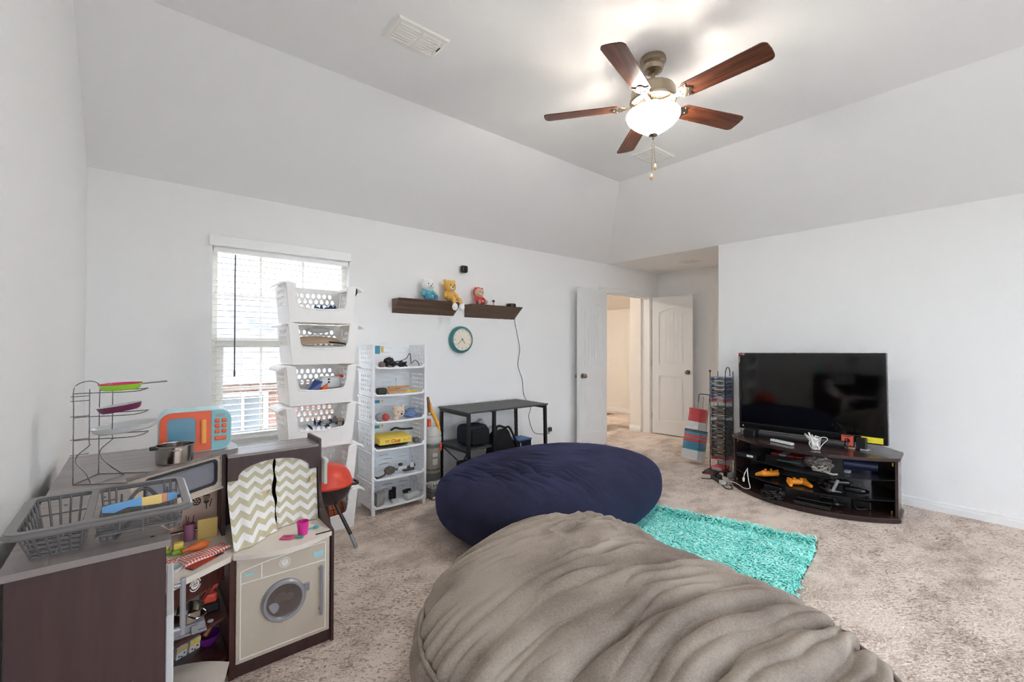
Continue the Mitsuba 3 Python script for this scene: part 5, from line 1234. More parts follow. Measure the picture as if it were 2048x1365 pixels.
for x, y, z in ((4.375, .745, .43), (4.39, .755, .062), (4.37, 1.885, .062), (4.375, 1.882, .43)):
    part(tvs, 'bracket', cat(box(x - .008, x + .008, y - .006, y + .006, z - .018, z + .012, .002), cyl((x - .009, y, z), (x - .011, y, z), .004, n=8)), BRASS, False)

# ================================================================== television
SCRN = mat('screen_black', (.012, .012, .015), .05, specular=.6)
BEZ = mat('bezel_black', (.02, .02, .022), .12, clearcoat=.5)
tv = thing('television', 'large black flat television with a yellow energy sticker on the stand', 'television')
TW, TH = 1.135, .735
TVM = frame((4.555, 1.934, .517), (0, -1, .013), (0, .013, 1))           # local x along the screen, y up, z towards the wall
TVM[:3, 2] = np.cross(TVM[:3, 0], TVM[:3, 1])
def tvx(m): 
    m = xf(m, TVM)
    return m
zs = 1 if TVM[0, 2] < 0 else -1     # local z that points at the room
part(tv, 'bezel', tvx(cut(box(0, TW, 0, TH, -.022, .022, .004), box(.022, TW - .022, .062, TH - .024, zs * .012, zs * .05))), BEZ, False)
part(tv, 'screen', tvx(box(.020, TW - .020, .060, TH - .022, zs * .010, zs * .0125)), SCRN, False)
part(tv, 'back_shell', tvx(box(.08, TW - .08, .05, TH - .10, -zs * .022, -zs * .055, .01)), BLACKP, False)
part(tv, 'trim_line', tvx(box(.022, TW - .022, .0545, .0575, zs * .0222, zs * .0232)), DGREY, False)
part(tv, 'energy_sticker', tvx(box(TW - .172, TW - .030, .010, .056, zs * .0222, zs * .0240)), mat('sticker_yellow', (.93, .86, .20), .5), False, 'bright yellow sticker')
for a, b_, c_ in ((.165, .130, .041), (.165, .142, .034), (.125, .115, .026)):
    part(tv, 'sticker_print', tvx(box(TW - a, TW - b_, c_, c_ + .004, zs * .0240, zs * .0246)), BLACKP, False)
lgm = part(tv, 'logo_sticker', tvx(xf(prism(rrect(.030, .058, TH - .0215, TH - .003, .004), 0, .001), frame((0, 0, zs * .0222), (1, 0, 0), (0, 1, 0)))), PLATEW, False, 'small white, blue and red logo sticker')
part(lgm, 'logo_blue', tvx(prism([(.032, TH - .020), (.042, TH - .020), (.046, TH - .012), (.040, TH - .0045), (.032, TH - .0045)], min(zs * .0228, zs * .0238), max(zs * .0228, zs * .0238))), mat('logo_blue', (.12, .20, .45), .5), False)
part(lgm, 'logo_red', tvx(prism([(.056, TH - .020), (.047, TH - .020), (.050, TH - .012), (.045, TH - .0045), (.056, TH - .0045)], min(zs * .0228, zs * .0238), max(zs * .0228, zs * .0238))), mat('logo_red', (.72, .12, .16), .5), False)
part(tv, 'side_sticker', tvx(box(.003, .019, TH - .095, TH - .030, zs * .0222, zs * .0230)), DGREY, False)
for q in range(4): part(tv, 'sticker_print', tvx(box(.006, .016, TH - .045 - .016 * q, TH - .036 - .016 * q, zs * .0230, zs * .0238)), PLATEW, False)
part(tv, 'corner_sticker', tvx(box(.003, .027, TH - .022, TH - .004, zs * .0222, zs * .0232)), 'mat_logo_red', False)
kled = _free(tv + '__standby_light'); scene[kled] = mikit.ply(tvx(ball((.036, .030, zs * .0225), .0035, 1)), BLACKP, emitter=emit((1.0, .30, .08), 3.0))
part(tv, 'neck', tvx(box(TW / 2 - .12, TW / 2 + .12, -.020, .06, -zs * .03, -zs * .05, .004)), BLACKG, False)
part(tv, 'base', cat(box(4.50, 4.74, 1.12, 1.62, .4852, .497, .004)), BLACKG, False)

# ------------------------------------------------------------------ on top of the stand
TZ = .4855
sb = thing('sound_bar', 'dark grey sound bar in front of the television', 'sound bar')
part(sb, 'bar', cyl((4.40, 1.70, TZ + .030), (4.44, 1.06, TZ + .030), .0285, n=24), mat('bar_grey', (.17, .17, .175), .45), 35)
part(sb, 'top_strip', xf(box(0, .44, -.014, .014, 0, .006, .002), frame((4.402, 1.70, TZ + .055), (.06, -1, 0), (1, .06, 0))), mat('bar_light', (.34, .34, .36), .4), False)
for y in (1.71, 1.048): part(sb, 'end_cap', cyl((4.40 if y > 1.4 else 4.4405, y, TZ + .030), (4.40 if y > 1.4 else 4.441, y - .012 if y < 1.4 else y + .012, TZ + .030), .027, n=24), DGREY, 35)
rt_ = thing('router', 'black box with a grey dial at the left end of the stand top', 'router')
part(rt_, 'case', box(4.30, 4.42, 1.705, 1.80, TZ, TZ + .068, .004), BLACKP, False)
part(rt_, 'cable', tube([(4.34, 1.80, TZ + .02), (4.33, 1.83, TZ + .05), (4.36, 1.845, TZ + .03), (4.33, 1.86, TZ + .004)], .003, 6), BLKC, 40)
rm = thing('remote_control', 'white remote control lying on the stand top', 'remote control')
RF = frame((4.235, 1.455, TZ + .012), (-.30, -.95, 0), (.95, -.30, 0))
part(rm, 'body', xf(rbox((0, 0, 0), (.20, .042, .022), .009, 8), RF), PLATEW, 40)
part(rm, 'button', xf(cat(*[rbox((-.055 + .020 * q, s, .0115), (.011, .009, .004), .0018, 4) for q in range(7) for s in (-.009, .009)]), RF), SILVP, 40)
labels[rm + '__button'] = {'kind': 'stuff'}
wc = thing('cable_bundle', 'bundle of white cables standing on the stand top beside the sound bar', 'cables')
WCAB = mat('white_cable', (.88, .87, .85), .45)
rr_ = random.Random(5)
for q in range(13):
    y0 = 1.19 + .022 * (rr_.random() - .5) * 2; x0 = 4.17 + .02 * (rr_.random() - .5)
    a = (q - 6) / 5
    hgt = .085 + .035 * rr_.random()
    part(wc, 'cable', tube([(x0, y0, TZ + .004), (x0 - .01, y0 + .012 + .01 * a, TZ + hgt * .5), (x0 - .005, y0 - .035 * a + .012, TZ + hgt), (x0 + .01, y0 - .055 * a, TZ + hgt * .9), (x0 + .012, y0 - .02 * a - .006, TZ + hgt * .45), (x0 + .006, y0 - .008, TZ + .004)], .0028, 6, 5), WCAB, True)
part(wc, 'tie', cyl((4.165, 1.205, TZ + .042), (4.165, 1.172, TZ + .046), .016, n=12), WCAB, 30)
part(wc, 'plug', xf(rbox((0, 0, 0), (.012, .012, .055), .004, 5), frame((4.165, 1.225, TZ + .110), (1, 0, 0), (0, .9, -.35))), WCAB, 40)
rp = thing('game_case', 'small red picture box standing at the right of the sound bar', 'game box')
part(rp, 'case', box(4.455, 4.470, 1.000, 1.090, TZ + .012, TZ + .108, .002), BLACKP, False)
part(rp, 'cover', box(4.4535, 4.4552, 1.006, 1.086, TZ + .022, TZ + .105), mat('cover_red', (.80, .32, .24), .45), False)
part(rp, 'cover_print', cat(yz(Point(1.046, TZ + .062).buffer(.019, quad_segs=4).difference(Point(1.052, TZ + .066).buffer(.006)).union(sbox(1.040, TZ + .036, 1.052, TZ + .046)), 4.4525, 4.4538), yz(sbox(1.02, TZ + .094, 1.072, TZ + .099), 4.4525, 4.4538)), BLACKP, False)
part(rp, 'base', box(4.445, 4.49, .995, 1.095, TZ, TZ + .012, .002), mat('base_tan', (.66, .52, .42), .5), False)
sk_ = thing('speaker', 'small black speaker between the red picture box and the yellow sticker', 'speaker')
part(sk_, 'case', box(4.45, 4.51, .925, .990, TZ, TZ + .095, .004), BLACKP, False)
part(sk_, 'base', box(4.43, 4.50, .905, .960, TZ, TZ + .012, .003), SILVP, False)

# ------------------------------------------------------------------ inside the stand
Z1, Z2, Z0 = .3175, .1655, .0425
ORC = mat('controller_orange', (.93, .58, .15), .35)
def controller(c, yaw, m, label, group=None, tilt=0, s=1.0):
    k = thing('game_controller', label, 'game controller', group)
    M = trimesh.transformations.rotation_matrix(yaw, [0, 0, 1]) @ trimesh.transformations.rotation_matrix(tilt, [1, 0, 0]); M[:3, 3] = c
    S = lambda m_: xf(m_, M @ np.diag([s, s, s, 1]))
    def blend(a, ra, b, rb): return hull(np.vstack([ball(a, ra, 2).vertices, ball(b, rb, 2).vertices]))
    body = cat(blend((-.042, .012, .026), .021, (.042, .012, .026), .021), blend((-.048, .008, .026), .022, (-.064, -.058, .018), .013), blend((.048, .008, .026), .022, (.064, -.058, .018), .013))
    part(k, 'shell', S(body), m, 40)
    for q in (-1, 1):
        st = part(k, 'thumb_stick', S(cat(cyl((q * .022, -.008, .044), (q * .022, -.008, .054), .006, n=12), cyl((q * .022, -.008, .053), (q * .022, -.008, .058), .010, n=16))), m if m == ORC else DGREY, 40)
        part(k, 'buttons', S(cat(*[cyl((q * .050 + .009 * math.cos(a), .016 + .009 * math.sin(a), .044), (q * .050 + .009 * math.cos(a), .016 + .009 * math.sin(a), .050), .0045, n=10) for a in (0, 1.571, 3.142, 4.712)])), m if m == ORC else DGREY, 40)
        labels[list(scene)[-1]] = {'kind': 'stuff'}
    return k
controller((4.22, 1.545, Z2 + .016), 2.5, ORC, 'orange game controller on the middle shelf, left one with a second grip turned up', tilt=.25, s=1.15)
controller((4.19, 1.325, Z2), -.9, ORC, 'orange game controller on the middle shelf, right one lying flat', s=1.15)
CONS = mat('console_black', (.022, .022, .026), .12, clearcoat=.8)
g1 = thing('game_console', 'large black game console on the upper glass shelf', 'game console')
part(g1, 'case', xf(hull([(x, y, z) for x, y, z in ((0, 0, 0), (.29, 0, 0), (.29, .26, 0), (0, .26, 0), (.01, .006, .062), (.28, .006, .062), (.28, .25, .062), (.01, .25, .062), (.145, -.012, .03))]), frame((4.195, 1.575, Z1), (.03, -1, 0), (1, .03, 0))), CONS, 20)
part(g1, 'silver_trim', xf(box(.10, .275, -.013, -.006, .028, .036), frame((4.195, 1.575, Z1), (.03, -1, 0), (1, .03, 0))), mat('trim_silver', (.45, .45, .50), .2, .8), False)
rcs = thing('game_cases', 'row of red game boxes on top of the black console', 'game box')
for q, (a, c_) in enumerate((((.72, .10, .10)), (0, 0))[0:0] if False else ((0, 'r'), (1, 'k'), (2, 'r'), (3, 'r'))):
    part(rcs, 'case', box(4.24, 4.38, 1.545 - .062 * q - .055, 1.545 - .062 * q, Z1 + .0625, Z1 + .0745, .002), mat('case_red', (.55, .14, .13), .45) if q == 0 else ('mat_case_red' if c_ == 'r' else SILVP), False)
del labels[rcs]
for k_ in [k_ for k_ in list(scene) if k_.startswith(rcs + '__')]: del scene[k_]
for q, c_ in enumerate('rkrr'):
    solo('game_box', box(4.24, 4.38, 1.545 - .062 * q - .055, 1.545 - .062 * q, Z1 + .0625, Z1 + .0745, .002), 'mat_case_red' if c_ == 'r' else SILVP,
         ['red game box at the left end on top of the black console', 'grey game box between red ones on top of the black console', 'red game box right of the grey one on top of the console', 'red game box at the right end on top of the black console'][q], 'game box', smooth=False)
bs = thing('small_console', 'flat dark box with a white label at the left of the upper glass shelf', 'game console')
part(bs, 'case', xf(box(0, .16, 0, .12, 0, .032, .003), frame((4.20, 1.815, Z1), (.0, -1, 0), (1, 0, 0))), mat('box_slate', (.12, .13, .15), .3), False)
part(bs, 'label', xf(box(.085, .140, -.002, .0, .008, .026), frame((4.20, 1.815, Z1), (.0, -1, 0), (1, 0, 0))), PLATEW, False)
CLEARG = mat('cable_clear', (.40, .37, .35), .25)
cc = thing('cable_bundle', 'clump of grey cables and a clear bag on the upper glass shelf', 'cables')
part(cc, 'bag', lumpy((4.19, 1.175, Z1 + .072), .080, .34, (.8, 1.2, .62), 3.0, 71, 4), CLEARG, True)
part(cc, 'cable', coil((4.13, 1.15, Z1 + .01), .07, 4, .005, 11, .9, .5), mat('cable_grey', (.55, .53, .50), .4), 40)
part(cc, 'cable', tube([(4.10, 1.12, Z1 + .03), (4.10, 1.09, Z1 + .022), (4.12, 1.06, Z1 + .012), (4.15, 1.04, Z1 + .012)], .009, 8), 'mat_cable_grey', True)
nv = thing('navy_case', 'navy blue rolled case at the right of the upper glass shelf', 'case')
part(nv, 'roll', cyl((4.46, 1.075, Z1 + .042), (4.52, .870, Z1 + .042), .040, n=20), mat('roll_navy', (.13, .15, .27), .45), 35)
part(nv, 'end', cyl((4.5195, .8705, Z1 + .042), (4.521, .866, Z1 + .042), .033, n=20), mat('roll_end', (.33, .35, .45), .4), 35)
solo('silver_gadget', cat(rbox((4.30, 1.01, Z1 + .014), (.05, .04, .024), .006, 5)), SILVP, 'small silver gadget right of the cable clump on the upper shelf', 'gadget', smooth=40)
g2 = thing('game_console', 'flat black console on the middle glass shelf behind the orange controllers', 'game console')
part(g2, 'case', xf(box(0, .34, 0, .24, 0, .050, .006), frame((4.40, 1.56, Z2), (.0, -1, 0), (1, 0, 0))), CONS, False)
part(g2, 'lip', xf(box(.05, .30, -.006, 0, .012, .02, .002), frame((4.40, 1.56, Z2), (.0, -1, 0), (1, 0, 0))), DGREY, False)
blk = ['black game controller in the heap on the middle shelf, leftmost of the heap', 'black game controller on top of the heap on the middle shelf', 'black game controller at the right end of the heap on the middle shelf']
for q, (x, y, z, a, tl) in enumerate(((4.19, 1.125, Z2, .8, .0), (4.23, 1.045, Z2 + .060, 2.2, .1), (4.29, .965, Z2 + .008, 1.6, .1))):
    controller((x, y, z), a, CONS, blk[q], tilt=tl, s=1.1)
solo('grey_dongle', xf(box(-.05, .05, -.012, .012, -.01, .01, .003), frame((4.10, 1.04, Z2 + .085), (.3, -.3, .9), (.9, .3, -.2))), mat('dongle', (.42, .42, .42), .4), 'grey stick shaped gadget poking up from the controller heap', 'gadget', smooth=False)
c3 = thing('cable_bundle', 'tangle of black cables on the stand bottom under the left orange controller', 'cables')
part(c3, 'cable', coil((4.10, 1.475, Z0 + .005), .085, 9, .006, 13, .75, .45), BLKC, 40)
part(c3, 'cable', coil((4.12, 1.46, Z0 + .01), .06, 5, .005, 14, 1.0, .5), mat('cable_mid', (.26, .23, .22), .4), 40)
part(c3, 'adapter', rbox((4.17, 1.49, Z0 + .05), (.10, .14, .09), .015, 6), BLACKP, 40)
c4 = thing('black_tray', 'slim black tray with metal edge on the stand bottom', 'tray')
part(c4, 'tray', xf(box(0, .245, 0, .10, 0, .022, .004), frame((4.085, 1.32, Z0), (.10, -1, 0), (1, .10, 0))), CONS, False)
part(c4, 'rail', xf(cat(tube([(0, -.004, .026), (.245, -.004, .026)], .0045, 8, 1), tube([(0, .10, .030), (.245, .10, .030)], .0045, 8, 1)), frame((4.085, 1.32, Z0), (.10, -1, 0), (1, .10, 0))), mat('rail_grey', (.28, .26, .26), .25, .6), 40)
controller((4.27, 1.115, Z0), 1.2, CONS, 'black game controller lying on the stand bottom right of the slim tray', s=1.1)
c5 = thing('black_adapter', 'black power adapter with cable at the right end of the stand bottom', 'adapter')
part(c5, 'case', rbox((4.42, .94, Z0 + .032), (.11, .13, .062), .01, 6), BLACKP, 40)
part(c5, 'cable', tube([(4.38, .99, Z0 + .03), (4.33, .98, Z0 + .05), (4.30, .95, Z0 + .012), (4.36, .90, Z0 + .008)], .005, 6), BLKC, 40)
uc = thing('usb_cable', 'white usb cable hanging down from the middle shelf and trailing over the stand bottom', 'cable')
part(uc, 'cable', tube([(4.195, 1.72, .225), (4.165, 1.71, .222), (4.15, 1.70, .18), (4.145, 1.69, .12), (4.13, 1.675, .07), (4.16, 1.74, .050), (4.22, 1.80, .048), (4.27, 1.87, .048), (4.325, 1.935, .03), (4.36, 1.945, .006)], .0042, 7), WCAB, True)
part(uc, 'lead', tube([(4.165, 1.712, .222), (4.155, 1.730, .18), (4.15, 1.735, .145)], .0042, 7), WCAB, True)
part(uc, 'plug', rbox((4.150, 1.736, .128), (.014, .018, .036), .004, 5), WCAB, 40)

# ================================================================== wire tower of disc cases
WIRE = mat('wire_black', (.06, .06, .065), .4, .4); WIREG = mat('wire_grey', (.55, .55, .56), .35, .8)
tw = thing('disc_tower', 'tall black wire tower holding stacked game cases beside the television stand', 'disc tower')
TX, TY0, TY1 = 4.70, 2.150, 2.300
for x, y in ((TX - .006, TY0 - .006), (TX - .006, TY1 + .006), (TX + .17, TY0 - .006), (TX + .17, TY1 + .006)):
    part(tw, 'post', cyl((x, y, .0), (x, y, 1.045), .004, n=8), WIRE, 40)
part(tw, 'finial', ball((TX - .006, TY1 + .006, 1.052), .011, 2), WIRE, True)
part(tw, 'top_hoop', tube([(TX + .10, TY0 - .004, 1.00), (TX + .10, TY0 - .004, 1.06), (TX + .06, TY0 - .006, 1.095), (TX + .02, TY0 - .006, 1.085), (TX - .006, TY0 - .006, 1.045)], .004, 8), WIRE, 40)
part(tw, 'base_ring', tube([(TX - .03, TY0 - .02, .006), (TX - .03, TY1 + .02, .006), (TX + .17, TY1 + .02, .006), (TX + .17, TY0 - .02, .006)], .005, 8, 1, True), WIRE, 40)
NT = 58
rail = mikit.ply(tube([(TX + .16, TY0 - .005, 0), (TX - .010, TY0 - .005, 0), (TX - .010, TY1 + .005, 0), (TX + .16, TY1 + .005, 0)], .0014, 5, 1), WIREG, smooth=False)
for q in range(NT + 1):
    part(tw, 'shelf_wire', rail, None, to_world=T().translate([0, 0, .118 + q * .0150 - .002]))
case_col = {'b': mat('case_blue', (.30, .40, .62), .3), 'g': mat('case_grey', (.50, .51, .53), .35), 'k': mat('case_black', (.085, .085, .095), .3), 'r': mat('case_crimson', (.66, .18, .20), .35), 'c': mat('case_cream', (.74, .72, .66), .4),
            'w': mat('case_white', (.82, .82, .81), .35), 'o': mat('case_tan', (.62, .50, .36), .4), 'n': mat('case_brown', (.33, .20, .15), .4), 't': mat('case_teal', (.24, .50, .60), .35), 'd': mat('case_navy', (.10, .14, .26), .35), 'q': mat('case_cherry', (.78, .26, .27), .35)}
order = 'rrkknnkonnkknokwknokkwkwokk' + '..' + 'gkwkokkw' + '...' + 'grrbdb' + 'kokb' + 'wkbwgb' + 'kbgk'
words = {'b': 'blue', 'g': 'grey', 'k': 'black', 'r': 'red', 'c': 'cream', 'w': 'white spined', 'o': 'tan spined', 'n': 'brown', 't': 'teal', 'd': 'navy', 'q': 'red'}
case_meshes = {}
for c_ in set(order) - {'.'}:
    case_meshes[c_] = mikit.ply(box(TX, TX + .165, TY0, TY1, 0, .0128, .0015), case_col['k' if c_ in 'won' else c_], smooth=False)
    case_meshes[c_ + '_s'] = mikit.ply(box(TX - .0012, TX + .001, TY0 + (.010 if c_ in 'bgk' else .003), TY1 - (.012 if c_ in 'won' else .035), .002, .0108), case_col[{'b': 'w', 'g': 'c', 'k': 'g', 'w': 'w', 'o': 'o', 'n': 'n', 'r': 'r', 'd': 'b'}.get(c_, 'w')], smooth=False)
    case_meshes[c_ + '_t'] = mikit.ply(box(TX - .0022, TX - .001, TY0 + .022, TY0 + .085, .003, .0095), case_col[{'b': 'd', 'g': 'k', 'k': 'o', 'w': 'k', 'o': 'n', 'n': 'c', 'r': 'w', 'd': 'w'}.get(c_, 'k')], smooth=False)
def ordinal(n): return f'{n}' + ('th' if 10 < n % 100 < 14 else {1: 'st', 2: 'nd', 3: 'rd'}.get(n % 10, 'th'))
third = lambda q: 'lowest third' if q < 20 else 'middle' if q < 40 else 'top third'
for q, c_ in enumerate(order[:NT]):
    if c_ == '.': continue
    k = thing('disc_case', f'{words[c_]} game case in the wire tower, {ordinal(q + 1)} slot from the floor', 'game case', f'{words[c_]} cases in the {third(q)} of the wire disc tower')
    jx, jy = rng.uniform(-.004, .006), rng.uniform(-.0015, .0015)
    M = T().translate([jx, jy, .119 + q * .0150])
    part(k, 'case', case_meshes[c_], None, to_world=M); part(k, 'spine', case_meshes[c_ + '_s'], None, to_world=M)
    if q % 3 != 1: part(k, 'title', case_meshes[c_ + '_t'], None, to_world=M)
# cases lying under and before the tower
for q, (x, y, z, a, c_, lb) in enumerate(((4.565, 2.235, .0005, .2, 'k', 'black and red game case lying on the carpet in front of the wire tower'), (4.74, 2.225, .0125, .0, 'r', 'red game case under the lowest shelf of the wire tower'), (4.735, 2.225, .0282, .0, 'q', 'bright red game case on the small pile under the wire tower'))):
    k = thing('disc_case', lb, 'game case')
    M = trimesh.transformations.rotation_matrix(a, [0, 0, 1]); M[:3, 3] = [x, y, z]
    part(k, 'case', xf(box(-.07, .10, -.069, .069, 0, .0145, .0015), M), case_col[c_], False)
    part(k, 'spine', xf(box(-.0712, -.069, -.05, .05, .003, .0115), M), case_col['r' if q == 0 else 'w'], False)
# plugs and cables on the carpet between tower and stand
ps = thing('power_strip', 'dark power strip with a white end on the carpet by the stand', 'power strip')
PF = frame((4.33, 2.045, .020), (-.45, -.55, 0), (.55, -.45, 0))
part(ps, 'strip', xf(rbox((0, 0, 0), (.24, .055, .036), .008, 6), PF), DGREY, 40)
part(ps, 'white_end', xf(rbox((.095, -.006, .004), (.055, .05, .036), .006, 6), PF), PLATEW, 40)
part(ps, 'plug', xf(cat(rbox((-.05, 0, .040), (.05, .04, .05), .008, 5), rbox((.02, .0, .036), (.04, .04, .04), .008, 5)), PF), BLACKP, 40)
solo('grey_adapter', cat(lumpy((4.47, 1.985, .046), .042, .2, (1, .9, .8), 3, 81)), mat('adapter_mid', (.46, .45, .44), .5), 'grey plug adapter on the carpet between the power strip and the stand', 'adapter', smooth=True)
cw = thing('cable_bundle', 'loops of pale cable on the carpet between the tower and the stand', 'cables')
part(cw, 'cable', tube([(4.66, 2.08, .006), (4.60, 2.06, .05), (4.56, 2.01, .17), (4.52, 1.985, .14), (4.51, 1.985, .06), (4.54, 2.00, .09), (4.58, 2.01, .16), (4.60, 1.99, .05), (4.62, 1.96, .008)], .006, 7), mat('cable_cream', (.70, .68, .63), .5), True)
part(cw, 'cable', tube([(4.30, 2.20, .005), (4.36, 2.13, .005), (4.43, 2.12, .006), (4.47, 2.12, .005), (4.52, 2.10, .006)], .005, 7), DGREY, True)
part(cw, 'cable', tube([(4.24, 1.97, .006), (4.17, 1.90, .005), (4.20, 1.86, .005), (4.28, 1.90, .005), (4.30, 1.925, .006)], .005, 7), DGREY, True)
part(cw, 'plug', rbox((4.575, 2.075, .032), (.07, .05, .06), .01, 5), BLACKP, 40)

# ------------------------------------------------------------------ leaning wire rack of red, white and teal cases
rk = thing('disc_rack', 'low chrome wire rack of red, white and teal cases leaning behind the tall disc tower', 'disc rack')
RK0, RKU = np.array([4.865, 2.545, 0.0]), np.array([.165, -.010, .760])
L_ = np.linalg.norm(RKU); ux = RKU / L_; uy = np.array([0.13, 1.0, 0.0]); uy /= np.linalg.norm(uy); un = np.cross(uy, ux)
def rkf(h_, dy=0.0, dn=0.0): return RK0 + ux * h_ + uy * dy + un * dn
for s in (-1, 1):
    part(rk, 'side_wire', tube([rkf(.012, s * .073, 0), rkf(.76, s * .070, 0)], .003, 7, 1), WIREG, 40)
    part(rk, 'side_wire', tube([rkf(.010, s * .073, .13), rkf(.76, s * .070, .09)], .003, 7, 1), WIREG, 40)
part(rk, 'top_bar', tube([rkf(.68, .070, 0), rkf(.755, .070, 0), rkf(.775, .055, 0), rkf(.775, -.055, 0), rkf(.755, -.070, 0), rkf(.70, -.070, 0)], .006, 8), mat('bar_blue', (.22, .30, .42), .4), True)
for q in range(48): part(rk, 'rung', tube([rkf(.03 + q * .0150, -.07, .004), rkf(.03 + q * .0150, .07, .004)], .0014, 5, 1), WIREG, False)
MK = np.eye(4); MK[:3, 0], MK[:3, 1], MK[:3, 2], MK[:3, 3] = un, uy, ux, RK0
if np.linalg.det(MK[:3, :3]) < 0: MK[:3, 0] *= -1
def rack_case(w_, th, c_): return mikit.ply(box(-.155 if w_ > .13 else -.12, -.004, -w_ / 2, w_ / 2, 0, th, .0012) if MK[:3, 0] @ np.array([1, 0, 0]) > 0 else box(.004, .155 if w_ > .13 else .12, -w_ / 2, w_ / 2, 0, th, .0012), case_col[c_], smooth=False)
rack = [('w', .200, .0150, 7), ('t', .195, .0150, 6), ('q', .195, .0150, 2), ('g', .195, .0150, 1), ('q', .195, .0150, 2), ('t', .195, .015, 2), ('d', .195, .015, 2), ('w', .135, .0150, 6), ('q', .135, .0150, 10)]
rlab = [('white wide case at the bottom of the leaning rack', 'white wide cases at the bottom of the leaning rack'), ('teal wide case above the white block of the leaning rack', 'teal cases in the lower half of the leaning rack'), ('red wide case just above the teal block of the leaning rack', 'lower red wide cases of the leaning rack'),
        ('grey wide case between the red wide cases of the leaning rack', None), ('red wide case above the grey one of the leaning rack', 'upper red wide cases of the leaning rack'), ('teal wide case under the navy ones of the leaning rack', 'upper teal cases of the leaning rack'), ('navy wide case topping the teal ones of the leaning rack', 'navy cases of the leaning rack'),
        ('white narrow case in the middle of the leaning rack', 'white narrow cases of the leaning rack'), ('red narrow case in the top block of the leaning rack', 'red narrow cases of the leaning rack')]
hh = .028
for (c_, w_, th, n), (lb, gp) in zip(rack, rlab):
    cm = rack_case(w_, th - .0025, c_)
    for q in range(n):
        M = MK.copy(); M[:3, 3] = RK0 + ux * hh + uy * rng.uniform(-.002, .002)
        solo('disc_case', cm, None, lb if n == 1 else f'{lb}, {ordinal(q + 1)} from below', 'game case', gp, to_world=T(M.tolist()))
        hh += th

# ================================================================== turquoise shag rug
RA = np.array([3.40, .955]); RU = np.array([-.9918, -.128]); RV = np.array([-.254, .967])
RL, RW2 = .98, 1.30
TURQ = mat('rug_turquoise', rough=.9, tex=proc(lambda p, n, uv: mix(lin((.40, .82, .78)), lin((.70, .97, .94)), smoothstep(.15, .85, noise(p.x * 120, p.y * 120, p.z * 60) * .6 + .4 * fbm(p.x * 14, p.y * 14, 0.0, 2)))), sheen=.5)
RUGB = mat('rug_backing', (.47, .40, .32), .9)
rg_ = thing('shag_rug', 'turquoise shag rug lying on the carpet between the bean bags and the television', 'rug')
def rug_z(s, t): return .006 + .052 * max(0.0, 1 - s / .06) ** 1.5
P = np.array([[(*(RA + RU * RL * s + RV * RW2 * t), rug_z(s * RL, t)) for t in np.linspace(0, 1, 40)] for s in np.linspace(0, 1, 60) ** 1.5])
part(rg_, 'backing', sheet(P[::-1], .005), RUGB, 40, 'brown woven backing')
part(rg_, 'pile_base', sheet((P + np.array([0, 0, .0015]))[1:-1, 1:-1][::-1], .001), mat('rug_gap_shade', (.16, .47, .45), .95), 40)  # darker teal puts the shade between strands into the colour
n_st = 26000
s_, t_ = nrg.random(n_st), nrg.random(n_st)
base = RA + np.outer(s_ * RL, RU) + np.outer(t_ * RW2, RV)
bz = .006 + .052 * np.maximum(0, 1 - s_ * RL / .06) ** 1.5
dirn = 2.2 + 1.6 * (meshkit.fbm(np.c_[base * 5, base[:, :1] * 0], 2, 3) - .5) * 2 + nrg.normal(0, .7, n_st)
ln_ = nrg.uniform(.028, .058, n_st); wd = nrg.uniform(.0036, .0065, n_st); ht = nrg.uniform(.008, .032, n_st)
dv = np.c_[np.cos(dirn), np.sin(dirn)]; pv = np.c_[-dv[:, 1], dv[:, 0]]
V = np.zeros((n_st, 7, 3))
for j, (a, w_, h_) in enumerate(((0, 1, .25), (.35, 1, .95), (.75, .8, 1.0))):
    for sd_, o in ((-1, 0), (1, 1)):
        V[:, 2 * j + o, :2] = base + dv * (ln_ * a)[:, None] + pv * (wd * w_ * sd_)[:, None]
        V[:, 2 * j + o, 2] = bz + ht * h_
V[:, 6, :2] = base + dv * ln_[:, None]; V[:, 6, 2] = bz + ht * .75
ff = np.array([[0, 1, 3], [0, 3, 2], [2, 3, 5], [2, 5, 4], [4, 5, 6]])
F_ = (np.arange(n_st)[:, None, None] * 7 + ff[None]).reshape(-1, 3)
pk_ = part(rg_, 'pile', trimesh.Trimesh(V.reshape(-1, 3), F_, process=False), TURQ, False)
labels[pk_] = {'kind': 'stuff'}

